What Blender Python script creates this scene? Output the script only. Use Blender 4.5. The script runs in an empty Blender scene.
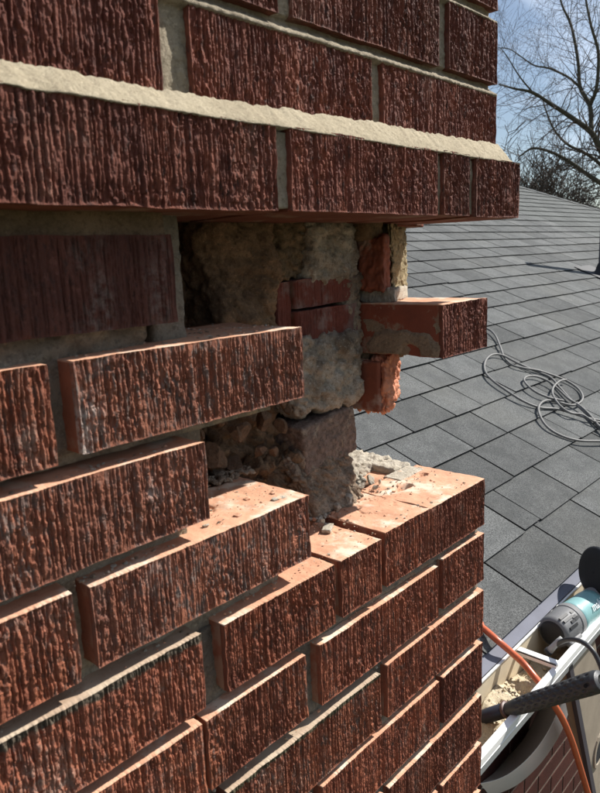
import bpy, math, random
import numpy as np
from mathutils import Vector, Matrix
random.seed(7)
S = bpy.context.scene
COL = S.collection
rad = math.radians

# ------------------------------------------------------------------ camera
CAM = np.array([-0.68203, -0.34965, 0.25372])
RIGHT = np.array([0.6718953, -0.7394702, -0.0417191])
UP = np.array([0.1748029, 0.1035884, 0.9791391])
FWD = np.array([0.7197226, 0.6651716, -0.1988621])
cd = bpy.data.cameras.new('camera'); cam = bpy.data.objects.new('camera', cd); COL.objects.link(cam)
m = Matrix(((RIGHT[0], UP[0], -FWD[0], CAM[0]), (RIGHT[1], UP[1], -FWD[1], CAM[1]),
            (RIGHT[2], UP[2], -FWD[2], CAM[2]), (0, 0, 0, 1)))
cam.matrix_world = m
cd.sensor_fit = 'HORIZONTAL'; cd.sensor_width = 36; cd.lens = 684.52 / 600 * 36
cd.clip_start = 0.01; cd.clip_end = 2000
cd.dof.use_dof = True; cd.dof.focus_distance = 0.95; cd.dof.aperture_fstop = 30
S.camera = cam

# ------------------------------------------------------------------ light
SD = Vector((1.03, -0.38, 1.0)).normalized()          # towards the sun
EL = math.asin(SD.z); AZ = math.atan2(SD.x, SD.y)
W = bpy.data.worlds.new('World'); S.world = W; W.use_nodes = True
nt = W.node_tree; nt.nodes.clear()
out = nt.nodes.new('ShaderNodeOutputWorld'); bg = nt.nodes.new('ShaderNodeBackground')
sky = nt.nodes.new('ShaderNodeTexSky'); sky.sky_type = 'NISHITA'; sky.sun_disc = False
sky.sun_elevation = EL; sky.sun_rotation = AZ; sky.air_density = 1.0; sky.dust_density = 0.5; sky.ozone_density = 1.5
tc = nt.nodes.new('ShaderNodeTexCoord')
mp = nt.nodes.new('ShaderNodeMapping'); mp.inputs['Scale'].default_value = (1.0, 1.0, 2.6)
ns = nt.nodes.new('ShaderNodeTexNoise'); ns.inputs['Scale'].default_value = 3.1; ns.inputs['Detail'].default_value = 7
ns.inputs['Roughness'].default_value = 0.58; ns.inputs['Distortion'].default_value = 0.35
rp = nt.nodes.new('ShaderNodeValToRGB'); rp.color_ramp.elements[0].position = 0.46; rp.color_ramp.elements[1].position = 0.72; rp.color_ramp.elements[0].color = (.10, .10, .10, 1)
mx = nt.nodes.new('ShaderNodeMixRGB'); mx.inputs['Color2'].default_value = (11.5, 12.8, 15.0, 1)
bg.inputs['Strength'].default_value = 0.055
L = nt.links.new
L(tc.outputs['Generated'], mp.inputs['Vector']); L(mp.outputs['Vector'], ns.inputs['Vector'])
L(ns.outputs['Fac'], rp.inputs['Fac']); L(rp.outputs['Color'], mx.inputs['Fac'])
L(sky.outputs['Color'], mx.inputs['Color1']); L(mx.outputs['Color'], bg.inputs['Color']); L(bg.outputs[0], out.inputs[0])
sl = bpy.data.lights.new('sun', 'SUN'); sl.energy = 5.0; sl.angle = rad(0.5); sl.color = (1.0, 0.965, 0.915)
so = bpy.data.objects.new('sun', sl); COL.objects.link(so); so.location = (5, -3, 6)
so.rotation_euler = SD.to_track_quat('Z', 'Y').to_euler()
S.view_settings.view_transform = 'Standard'; S.view_settings.look = 'None'
S.view_settings.exposure = 0.68; S.view_settings.gamma = 1

# ------------------------------------------------------------------ pixel -> place (used to measure, results are world points)
def ray(u, v):
    return RIGHT * ((u - 300) / 684.52) + UP * ((396.5 - v) / 684.52) + FWD
def onY(u, v, y):
    d = ray(u, v); return CAM + d * ((y - CAM[1]) / d[1])
def onZ(u, v, z):
    d = ray(u, v); return CAM + d * ((z - CAM[2]) / d[2])
def at(u, v, dist):
    return CAM + ray(u, v) * dist
TR = math.tan(rad(24)); CR = math.cos(rad(24)); ROOF0 = -0.70
def onRoof(u, v, lift=0.0):
    d = ray(u, v); z0 = ROOF0 + lift
    return CAM + d * ((z0 + TR * CAM[1] - CAM[2]) / (d[2] - TR * d[1]))

# ------------------------------------------------------------------ noise
def _h(ix, iy, iz, seed):
    n = (ix * 73856093) ^ (iy * 19349663) ^ (iz * 83492791) ^ (seed * 2654435761 % 2147483647)
    n = (n ^ (n >> 13)) & 0x7fffffff
    n = (n * 1103515245 + 12345) & 0x7fffffff
    n = (n ^ (n >> 11)) * 69069 & 0x7fffffff
    return (n & 0xffff) / 32767.5 - 1.0
def vn(x, y, z, seed=0):
    x, y, z = np.broadcast_arrays(np.asarray(x, float), np.asarray(y, float), np.asarray(z, float))
    ix, iy, iz = np.floor(x).astype(np.int64), np.floor(y).astype(np.int64), np.floor(z).astype(np.int64)
    fx, fy, fz = x - ix, y - iy, z - iz
    fx, fy, fz = [t * t * (3 - 2 * t) for t in (fx, fy, fz)]
    r = 0
    for a in (0, 1):
        wx = fx if a else 1 - fx
        for b in (0, 1):
            wy = fy if b else 1 - fy
            for c in (0, 1):
                wz = fz if c else 1 - fz
                r = r + wx * wy * wz * _h(ix + a, iy + b, iz + c, seed)
    return r
def fbm(x, y, z, seed=0, oct=3):
    r = 0; a = 1.0; s = 0
    for k in range(oct):
        r = r + a * vn(x * 2**k, y * 2**k, z * 2**k, seed + 17 * k); s += a; a *= 0.5
    return r / s

def worley(x, y, z, seed=0):
    """F2 - F1 of a jittered grid: 0 in the cracks between stones, up to about 1 on them"""
    ix, iy, iz = np.floor(x).astype(np.int64), np.floor(y).astype(np.int64), np.floor(z).astype(np.int64)
    f1 = np.full(x.shape, 9.0); f2 = np.full(x.shape, 9.0); hh = np.zeros(x.shape)
    for a in (-1, 0, 1):
        for b in (-1, 0, 1):
            for c in (-1, 0, 1):
                jx, jy, jz = ix + a, iy + b, iz + c
                px = jx + .5 + .48 * _h(jx, jy, jz, seed); py = jy + .5 + .48 * _h(jx, jy, jz, seed + 1); pz = jz + .5 + .48 * _h(jx, jy, jz, seed + 2)
                d = np.sqrt((x - px) ** 2 + (y - py) ** 2 + (z - pz) ** 2)
                hh = np.where(d < f1, _h(jx, jy, jz, seed + 3), hh)
                f2 = np.where(d < f1, f1, np.minimum(f2, d)); f1 = np.minimum(f1, d)
    return f2 - f1, hh

# ------------------------------------------------------------------ mesh helpers
def np_mesh(name, V, F4, mats, midx=None, smooth=True):
    me = bpy.data.meshes.new(name)
    V = np.asarray(V, np.float32); F4 = np.asarray(F4, np.int32)
    me.vertices.add(len(V)); me.vertices.foreach_set('co', V.ravel())
    n = len(F4); k = F4.shape[1]
    me.loops.add(n * k); me.loops.foreach_set('vertex_index', F4.ravel())
    me.polygons.add(n)
    me.polygons.foreach_set('loop_start', np.arange(0, n * k, k, dtype=np.int32))
    me.polygons.foreach_set('loop_total', np.full(n, k, np.int32))
    for mt in mats: me.materials.append(mt)
    if midx is not None: me.polygons.foreach_set('material_index', np.asarray(midx, np.int32))
    me.update(calc_edges=True)
    if smooth: me.polygons.foreach_set('use_smooth', np.ones(n, bool))
    return me
def link(name, me, parent=None, loc=None, rot=None):
    o = bpy.data.objects.new(name, me); COL.objects.link(o)
    if parent is not None: o.parent = parent
    if loc is not None: o.location = loc
    if rot is not None: o.rotation_euler = rot
    return o
def tag(o, label=None, cat=None, group=None, kind=None):
    if label: o['label'] = label
    if cat: o['category'] = cat
    if group: o['group'] = group
    if kind: o['kind'] = kind
    return o
def empty(name, loc=(0, 0, 0)):
    o = bpy.data.objects.new(name, None); COL.objects.link(o); o.location = loc; o.empty_display_size = .05
    return o
class MB:
    """collects simple shapes into one mesh"""
    def __init__(s): s.v = []; s.f = []; s.m = []
    def add(s, vs, fs, m=0):
        b = len(s.v); s.v += [tuple(map(float, p)) for p in vs]
        for f in fs: s.f.append([i + b for i in f]); s.m.append(m)
    def hexa(s, p, m=0, ms=None):
        fs = [(0, 3, 2, 1), (4, 5, 6, 7), (0, 1, 5, 4), (1, 2, 6, 5), (2, 3, 7, 6), (3, 0, 4, 7)]
        b = len(s.v); s.v += [tuple(map(float, q)) for q in p]
        for k, f in enumerate(fs): s.f.append([i + b for i in f]); s.m.append(ms[k] if ms else m)
    def box(s, x0, x1, y0, y1, z0, z1, m=0, ms=None):
        s.hexa([(x0, y0, z0), (x1, y0, z0), (x1, y1, z0), (x0, y1, z0), (x0, y0, z1), (x1, y0, z1), (x1, y1, z1), (x0, y1, z1)], m, ms)
    def tube(s, pts, r, n=8, m=0, cap=True):
        pts = [Vector(p) for p in pts]; N = len(pts)
        rr = r if hasattr(r, '__len__') else [r] * N
        t0 = (pts[1] - pts[0]).normalized()
        a = t0.orthogonal().normalized(); rings = []
        for i, p in enumerate(pts):
            t = (pts[min(i + 1, N - 1)] - pts[max(i - 1, 0)])
            if t.length < 1e-9: t = t0.copy()
            t.normalize(); a = (a - t * a.dot(t))
            if a.length < 1e-6: a = t.orthogonal()
            a.normalize(); b = t.cross(a)
            rings.append([p + (a * math.cos(2 * math.pi * k / n) + b * math.sin(2 * math.pi * k / n)) * rr[i] for k in range(n)])
        base = len(s.v)
        for rg in rings: s.v += [tuple(q) for q in rg]
        for i in range(N - 1):
            for k in range(n):
                k2 = (k + 1) % n
                s.f.append([base + i * n + k, base + i * n + k2, base + (i + 1) * n + k2, base + (i + 1) * n + k]); s.m.append(m)
        if cap:
            s.f.append([base + k for k in range(n)][::-1]); s.m.append(m)
            s.f.append([base + (N - 1) * n + k for k in range(n)]); s.m.append(m)
    def mesh(s, name, mats, smooth=False):
        me = bpy.data.meshes.new(name); me.from_pydata(s.v, [], s.f)
        for mt in mats: me.materials.append(mt)
        me.polygons.foreach_set('material_index', s.m)
        if smooth: me.polygons.foreach_set('use_smooth', [True] * len(s.f))
        me.update(); return me
    def build(s, name, mats, parent=None, smooth=False, bevel=0, loc=None):
        o = link(name, s.mesh(name, mats, smooth), parent, loc)
        if bevel:
            md = o.modifiers.new('bevel', 'BEVEL'); md.width = bevel; md.segments = 2; md.limit_method = 'ANGLE'
        return o
def smooth_curve(pts, n=8):
    P = [np.array(p, float) for p in pts]; P = [2 * P[0] - P[1]] + P + [2 * P[-1] - P[-2]]; o = []
    for i in range(1, len(P) - 2):
        for k in range(n):
            t = k / n
            o.append(0.5 * ((2 * P[i]) + (-P[i - 1] + P[i + 1]) * t + (2 * P[i - 1] - 5 * P[i] + 4 * P[i + 1] - P[i + 2]) * t * t + (-P[i - 1] + 3 * P[i] - 3 * P[i + 1] + P[i + 2]) * t**3))
    o.append(P[-2]); return o

# ------------------------------------------------------------------ materials
class NM:
    def __init__(s, name):
        s.m = bpy.data.materials.new(name); s.m.use_nodes = True; s.t = s.m.node_tree
        s.b = s.t.nodes['Principled BSDF']; s.geo = s.t.nodes.new('ShaderNodeNewGeometry')
        s.tc = s.t.nodes.new('ShaderNodeTexCoord'); s.bump = None
        s.oi = s.t.nodes.new('ShaderNodeObjectInfo')
    def l(s, a, b): s.t.links.new(a, b)
    def vec(s, scale=(1, 1, 1), rnd=0, obj=False):
        mp = s.t.nodes.new('ShaderNodeMapping'); mp.inputs['Scale'].default_value = scale
        s.l(s.tc.outputs['Object'] if obj else s.geo.outputs['Position'], mp.inputs['Vector'])
        if rnd:
            mu = s.t.nodes.new('ShaderNodeMath'); mu.operation = 'MULTIPLY'; mu.inputs[1].default_value = rnd
            s.l(s.oi.outputs['Random'], mu.inputs[0]); s.l(mu.outputs[0], mp.inputs['Location'])
        return mp.outputs['Vector']
    def noise(s, sc, detail=4, rough=.55, scale=(1, 1, 1), dist=0, rnd=0, obj=False):
        n = s.t.nodes.new('ShaderNodeTexNoise'); n.inputs['Scale'].default_value = sc; n.inputs['Detail'].default_value = detail
        n.inputs['Roughness'].default_value = rough; n.inputs['Distortion'].default_value = dist
        s.l(s.vec(scale, rnd, obj), n.inputs['Vector']); return n.outputs['Fac']
    def ramp(s, fac, a, b):
        r = s.t.nodes.new('ShaderNodeMapRange'); r.inputs['From Min'].default_value = a; r.inputs['From Max'].default_value = b
        s.l(fac, r.inputs['Value']); return r.outputs['Result']
    def mul(s, a, b):
        mu = s.t.nodes.new('ShaderNodeMath'); mu.operation = 'MULTIPLY'
        s.l(a, mu.inputs[0])
        if isinstance(b, (int, float)): mu.inputs[1].default_value = b
        else: s.l(b, mu.inputs[1])
        return mu.outputs[0]
    def mix(s, fac, a, b):
        m = s.t.nodes.new('ShaderNodeMixRGB')
        if isinstance(fac, (int, float)): m.inputs['Fac'].default_value = fac
        else: s.l(fac, m.inputs['Fac'])
        for i, c in (('Color1', a), ('Color2', b)):
            if isinstance(c, tuple): m.inputs[i].default_value = (*c, 1)
            else: s.l(c, m.inputs[i])
        return m.outputs['Color']
    def col(s, c):
        if isinstance(c, tuple): s.b.inputs['Base Color'].default_value = (*c, 1)
        else: s.l(c, s.b.inputs['Base Color'])
        return s
    def rough(s, r, spec=None):
        if isinstance(r, (int, float)): s.b.inputs['Roughness'].default_value = r
        else: s.l(r, s.b.inputs['Roughness'])
        if spec is not None: s.b.inputs['Specular IOR Level'].default_value = spec
        return s
    def bumps(s, h, strength=.5, dist=.001):
        b = s.t.nodes.new('ShaderNodeBump'); b.inputs['Strength'].default_value = strength; b.inputs['Distance'].default_value = dist
        s.l(h, b.inputs['Height'])
        if s.bump: s.l(s.bump, b.inputs['Normal'])
        s.bump = b.outputs['Normal']; s.l(s.bump, s.b.inputs['Normal']); return s

def brick_skin(name, base, base2, crust, smear, crust_lo=.46, smear_amt=.7):
    n = NM(name)
    c = n.mix(n.ramp(n.noise(60, 5, .7, (1, 1, .35)), .38, .62), base, base2)
    c = n.mix(n.mul(n.ramp(n.noise(260, 4, .7, (1.0, 1, .35)), crust_lo, crust_lo + .09), .9), c, crust)
    c = n.mix(n.mul(n.ramp(n.noise(310, 3, .6, (1.0, 1, .5), rnd=3), .60, .68), .55), c, tuple(min(.8, x * 1.5 + .03) for x in base))
    c = n.mix(n.mul(n.ramp(n.noise(9, 3, .6, (1, 1, .6), rnd=30), .42, .66), .7), c, base2)
    tv = n.t.nodes.new('ShaderNodeMapRange'); tv.inputs['To Min'].default_value = .80; tv.inputs['To Max'].default_value = 1.16; n.l(n.oi.outputs['Random'], tv.inputs['Value'])
    hv = n.t.nodes.new('ShaderNodeHueSaturation'); n.l(c, hv.inputs['Color']); n.l(tv.outputs[0], hv.inputs['Value']); c = hv.outputs['Color']
    sm = n.mul(n.ramp(n.noise(15, 4, .6, (1.6, 1, .7), rnd=11), .57, .72), n.ramp(n.noise(170, 4, .75), .42, .6))
    c = n.mix(n.mul(sm, smear_amt), c, smear)
    n.col(c).rough(.78, .22)
    n.bumps(n.noise(620, 4, .75, (1, 1, .4)), 1.0, .0016)
    return n.m
def lich(m, col, dep, name):
    m = m.copy(); m.name = name; t = m.node_tree; b = t.nodes['Principled BSDF']; src = b.inputs['Base Color'].links[0].from_socket
    tc = t.nodes.new('ShaderNodeTexCoord'); sp = t.nodes.new('ShaderNodeSeparateXYZ'); t.links.new(tc.outputs['Object'], sp.inputs[0])
    mr = t.nodes.new('ShaderNodeMapRange'); mr.inputs['From Min'].default_value = -dep; mr.inputs['From Max'].default_value = -.001; t.links.new(sp.outputs['Z'], mr.inputs['Value'])
    no = t.nodes.new('ShaderNodeTexNoise'); no.inputs['Scale'].default_value = 130; no.inputs['Detail'].default_value = 5; t.links.new(tc.outputs['Object'], no.inputs['Vector'])
    ad = t.nodes.new('ShaderNodeMath'); ad.operation = 'ADD'; t.links.new(mr.outputs[0], ad.inputs[0]); t.links.new(no.outputs['Fac'], ad.inputs[1])
    m2 = t.nodes.new('ShaderNodeMapRange'); m2.inputs['From Min'].default_value = .86; m2.inputs['From Max'].default_value = 1.15; t.links.new(ad.outputs[0], m2.inputs['Value'])
    mx = t.nodes.new('ShaderNodeMixRGB'); mx.inputs['Color2'].default_value = (*col, 1); t.links.new(m2.outputs[0], mx.inputs['Fac']); t.links.new(src, mx.inputs['Color1']); t.links.new(mx.outputs[0], b.inputs['Base Color'])
    return m
M_LOW = brick_skin('ribbed_brick_orange', (.345, .118, .060), (.19, .063, .037), (.13, .085, .068), (.50, .40, .32), .53, .5)
M_LOWG = brick_skin('ribbed_brick_weathered', (.335, .124, .070), (.19, .073, .046), (.17, .125, .105), (.55, .46, .40), .51, .95)
M_LICH = lich(M_LOW, (.10, .078, .055), .010, 'ribbed_brick_lichen'); M_LICH2 = lich(M_LOW, (.10, .085, .05), .006, 'ribbed_brick_pale_edge')
M_RED = brick_skin('ribbed_brick_dark_red', (.22, .070, .040), (.115, .036, .024), (.06, .032, .025), (.45, .27, .20), .54, .40)
M_HID = brick_skin('ribbed_brick_dark_brown', (.15, .050, .034), (.10, .036, .026), (.05, .025, .02), (.34, .28, .24), .52, .40)  # darker brown-red skin for the brick under the corbel

def clay_mat(name, a, b, c2, res, amt):
    n = NM(name)
    c = n.mix(n.ramp(n.noise(26, 5, .6, rnd=9), .35, .7), a, b)
    c = n.mix(n.mul(n.ramp(n.noise(300, 3, .6), .58, .75), .5), c, c2)
    c = n.mix(n.mul(n.ramp(n.noise(24, 5, .62, rnd=5), .53, .63), amt), c, res)
    n.col(c).rough(.86, .2)
    n.bumps(n.noise(500, 5, .7), .35, .0006); n.bumps(n.noise(70, 5, .6), .45, .0025)
    return n.m
M_CLAY = clay_mat('cut_clay', (.61, .345, .22), (.52, .265, .16), (.36, .15, .09), (.68, .58, .45), .8)
M_TAN = clay_mat('tan_top', (.44, .335, .24), (.36, .25, .17), (.2, .13, .08), (.48, .40, .29), .5)
M_SIDE = clay_mat('brick_end', (.30, .125, .075), (.22, .09, .055), (.14, .05, .03), (.36, .28, .2), .5)
M_CLAYR = clay_mat('cut_clay_red', (.25, .082, .048), (.17, .058, .037), (.16, .05, .03), (.45, .38, .31), .5)
M_SIDER = clay_mat('brick_end_red', (.17, .06, .04), (.13, .045, .03), (.09, .03, .02), (.3, .24, .18), .5)
M_BROKE = clay_mat('broken_clay', (.62, .27, .16), (.46, .17, .10), (.3, .09, .06), (.6, .45, .33), .4)

def mortar_mat(name, a, b, dark, f=1.0, amt=.5, bump=1.0, sand=.6):
    n = NM(name)
    c = n.mix(n.ramp(n.noise(20 * f, 5, .62), .35, .68), a, b)
    c = n.mix(n.mul(n.ramp(n.noise(12 * f, 5, .65), .5, .68), amt), c, dark)
    c = n.mix(n.mul(n.ramp(n.noise(750, 3, .7), .56, .72), .45), c, dark)
    c = n.mix(n.mul(n.ramp(n.noise(230 * min(f, 1.3), 5, .75), .50, .62), .55), c, dark)
    c = n.mix(n.mul(n.ramp(n.noise(330, 4, .7, (1, 1, 1.1)), .58, .68), .5), c, tuple(min(.8, x * 1.55) for x in a))
    n.col(c).rough(.93, .15)
    n.bumps(n.noise(900, 4, .8), min(1, sand * 1.4), .0012); n.bumps(n.noise(210, 6, .75), min(1, .9 * bump), .0035); n.bumps(n.noise(45, 5, .6), .5 * bump, .006)
    return n.m
M_MORT = mortar_mat('joint_mortar', (.50, .42, .30), (.36, .30, .215), (.18, .145, .10))
M_MORTG = mortar_mat('joint_mortar_grey', (.33, .285, .22), (.23, .20, .155), (.11, .09, .07))
M_WASH = mortar_mat('wash_mortar', (.51, .435, .305), (.43, .36, .245), (.30, .245, .17), 1.6, .4, .6)
M_PALE = mortar_mat('pale_mortar', (.66, .60, .49), (.55, .48, .37), (.38, .31, .23), 1.5, .4)
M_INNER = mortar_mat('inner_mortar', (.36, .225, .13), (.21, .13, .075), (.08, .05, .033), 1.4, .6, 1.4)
M_INNG = mortar_mat('inner_mortar_grey', (.50, .39, .285), (.32, .24, .17), (.13, .088, .058), 1.6, .6, 1.4)
M_MOSS = mortar_mat('mossy_mortar', (.26, .18, .105), (.34, .23, .14), (.09, .06, .035), 2, .5, 1.4)
M_PALEG = mortar_mat('inner_mortar_pale', (.66, .58, .47), (.38, .30, .22), (.14, .10, .07), 1.6, .75, 1.4)
M_BRMASS = clay_mat('old_inner_brick', (.19, .055, .038), (.13, .045, .034), (.07, .03, .025), (.30, .25, .22), .45)

def simple(name, col, r=.5, spec=.5, metal=0.0, bump=0, sc=300, var=0):
    n = NM(name)
    if var:
        n.col(n.mix(n.ramp(n.noise(sc * .2, 4, .6), .3, .7), tuple(x * (1 - var) for x in col), tuple(min(1, x * (1 + var)) for x in col)))
    else: n.col(col)
    n.rough(r, spec); n.b.inputs['Metallic'].default_value = metal
    if bump: n.bumps(n.noise(sc, 4, .6), bump, .0008)
    return n.m

# ------------------------------------------------------------------ ribbed brick
def rib_disp(X, Z, seed, amp=.0030, pitch=.0023, worn=0.0, straight=0.0):
    """depth (>=0, into the face) of torn, broken vertical ribs at (X, Z)"""
    rs = np.random.RandomState(seed)
    k = 1 - straight
    w = (.00022 * vn(X * 150, 0, Z * 260, seed) + .00022 * vn(X * 60, 0, Z * 60, seed + 2)) * (.25 + .75 * k) + .0005 * vn(X * 22, 3.3, Z * 14, seed + 1)
    x = X + w
    edges = [X.min() - .02]
    while edges[-1] < X.max() + .02: edges.append(edges[-1] + pitch * rs.uniform(.4, 1.65))
    edges = np.array(edges); i = np.clip(np.searchsorted(edges, x) - 1, 0, len(edges) - 2)
    wd = edges[i + 1] - edges[i]; t = (x - edges[i])
    gd = rs.uniform(.35, 1.0, len(edges) + 1)                             # depth of each scored groove
    gw = .00050 + .00042 * rs.uniform(0, 1, len(edges) + 1)
    gl = gd[i] * np.clip(.75 + 1.0 * vn(Z * 60, i * 1.3, 2.2, seed + 10), .15, 1) ; gr_ = gd[i + 1] * np.clip(.75 + 1.0 * vn(Z * 60, (i + 1) * 1.3, 2.2, seed + 10), .15, 1)
    groove = np.maximum(gl * np.exp(-(t / gw[i]) ** 2), gr_ * np.exp(-((wd - t) / gw[i + 1]) ** 2))
    hgt = (-.02 - .50 * rs.uniform(0, 1, len(edges)) ** 1.6 + .10)[i] * (.55 + .6 * vn(i * 1.9, 0, Z * 70, seed + 14))
    A = vn(X * 420, i * .9, Z * (300 - 230 * straight), seed + 3)
    B = vn(X * 640, 1.7, Z * (400 - 200 * straight), seed + 4)
    D2 = vn(X * 1100, 4.1, Z * 900, seed + 6)
    G = vn(X * 45, 0, Z * 45, seed + 7)
    tear = np.clip((vn(X * 290, i * 1.7, Z * 290, seed + 8) + .06) * 4.5, 0, 1) * (.3 + .7 * k)
    patch = np.clip(.6 + 1.4 * vn(X * 30, 8, Z * 38, seed + 12), .25, 1)
    f = .92 + hgt - .95 * groove - .62 * tear * patch + (.30 * k + .08) * A * patch + (.16 + .08 * k) * B + (.09 + .06 * k) * D2 + .07 * G
    flat = np.clip((vn(X * 42, 0, Z * 55, seed + 9) - .25) * 3, 0, 1) * worn
    f = f * (1 - .7 * flat) + (.80 + .12 * A + .1 * B) * .7 * flat
    return amp * np.clip(1.12 - f, 0, 1.12)

def ribbed_mesh(name, w, h, d, seed, rx=.0007, rz=.0010, mats=None, amp=.0030, pitch=.0023, ylev=None, topfn=None,
                side_rib=False, straight=0.0, worn=.3, chip=.0011, taper=None):
    """local box x 0..w, y 0..d (front at y=0), z -h..0. Rings of the perimeter run back from the ribbed front."""
    nx = max(4, int(w / rx)); nz = max(4, int(h / rz))
    xs = np.linspace(0, w, nx + 1); zs = np.linspace(-h, 0, nz + 1)
    X, Z = np.meshgrid(xs, zs, indexing='ij')
    D = rib_disp(X, Z, seed, amp, pitch, worn, straight)
    # chipped, softened arrises
    ex = np.minimum(X, w - X); ez = np.minimum(Z + h, -Z)
    ed = np.minimum(ex, ez)
    ch = chip * (.55 + .6 * vn(X * 120, 1, Z * 120, seed + 8) + .5 * np.clip(vn(X * 35, 2, Z * 35, seed + 9), 0, 1))
    D = np.clip(D + np.clip(ch, .0001, 1) * np.exp(-ed / .0011), 0, .0052)
    ee = .88 * np.exp(-(ed / .0013) ** 2); D = D * (1 - ee) + (.0010 + .0003 * vn(X * 90, 6, Z * 90, seed + 15)) * ee
    # arris wander
    ox = .0009 * vn(X * 40, 0, Z * 90, seed + 10); oz = .0003 * vn(X * 150, 0, Z * 60, seed + 11) + .0005 * vn(X * 28, 5, 0, seed + 12)
    fe = np.exp(-ed / .003)
    Xd = X + ox * fe; Zd = Z + oz * fe
    V = [np.stack([Xd, D, Zd], -1).reshape(-1, 3)]
    idx = np.arange((nx + 1) * (nz + 1)).reshape(nx + 1, nz + 1)
    F = [np.stack([idx[:-1, :-1], idx[1:, :-1], idx[1:, 1:], idx[:-1, 1:]], -1).reshape(-1, 4)]
    MI = [np.zeros(len(F[0]), int)]
    # perimeter, counter-clockwise seen from the front (from -y)
    per = np.concatenate([idx[:-1, 0], idx[-1, :-1], idx[:0:-1, -1], idx[0, :0:-1]])
    px, pz = X.reshape(-1)[per], Z.reshape(-1)[per]
    nxv = np.where(px <= 1e-9, -1.0, np.where(px >= w - 1e-9, 1.0, 0.0)); nzv = np.where(pz <= -h + 1e-9, -1.0, np.where(pz >= -1e-9, 1.0, 0.0))
    if ylev is None: ylev = [.0062, .012, .03, d * .6, d]
    prev = per; base = len(V[0]); frontY = D.reshape(-1)[per]
    for k, y in enumerate(ylev):
        rough = .0003 * vn(px * 150, y * 150, pz * 150, seed + 13) + .0008 * vn(px * 40, y * 40, pz * 40, seed + 14)
        off = rough * (1 if k else .6)
        if side_rib:
            sr = rib_disp(np.full_like(pz, y) + 3.0, pz, seed + 20, amp, pitch, .3) if False else None
        cx = px + nxv * off; cz = pz + nzv * off
        if topfn is not None:
            top = nzv > 0
            cz = np.where(top, cz + topfn(px, np.full_like(px, y)), cz)
        yy = np.full_like(px, y)
        if taper is not None: yy = taper(px, yy, pz)
        V.append(np.stack([cx, yy, cz], -1))
        cur = np.arange(len(per)) + base; base += len(per)
        F.append(np.stack([np.roll(prev, -1), prev, cur, np.roll(cur, -1)], -1))
        MI.append(np.where(nzv > .5, 1, 0 if y < .0065 else 2))
        prev = cur
    # back cap: fan
    V.append(np.array([[w / 2, d, -h / 2]])); c = base
    F.append(np.stack([np.roll(prev, -1), prev, np.full(len(prev), c), np.full(len(prev), c)], -1)[:, :4])
    Fc = F.pop()
    V = np.concatenate(V)
    Fq = np.concatenate(F); MI = np.concatenate(MI)
    me = bpy.data.meshes.new(name)
    nq = len(Fq); ntr = len(Fc)
    me.vertices.add(len(V)); me.vertices.foreach_set('co', V.astype(np.float32).ravel())
    me.loops.add(nq * 4 + ntr * 3)
    me.loops.foreach_set('vertex_index', np.concatenate([Fq.ravel(), Fc[:, :3].ravel()]).astype(np.int32))
    me.polygons.add(nq + ntr)
    st = np.concatenate([np.arange(nq) * 4, nq * 4 + np.arange(ntr) * 3]).astype(np.int32)
    me.polygons.foreach_set('loop_start', st)
    me.polygons.foreach_set('loop_total', np.concatenate([np.full(nq, 4), np.full(ntr, 3)]).astype(np.int32))
    mats = list(mats or [M_LOW, M_CLAY])
    if len(mats) < 3: mats.append(M_SIDE if mats[1] is M_CLAY else M_SIDER)
    for mt in mats: me.materials.append(mt)
    me.polygons.foreach_set('material_index', np.concatenate([MI, np.full(ntr, 2)]).astype(np.int32))
    me.update(calc_edges=True)
    sm = np.ones(nq + ntr, bool); sm[:len(F[0])] = False; me.polygons.foreach_set('use_smooth', sm)
    return me

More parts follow.
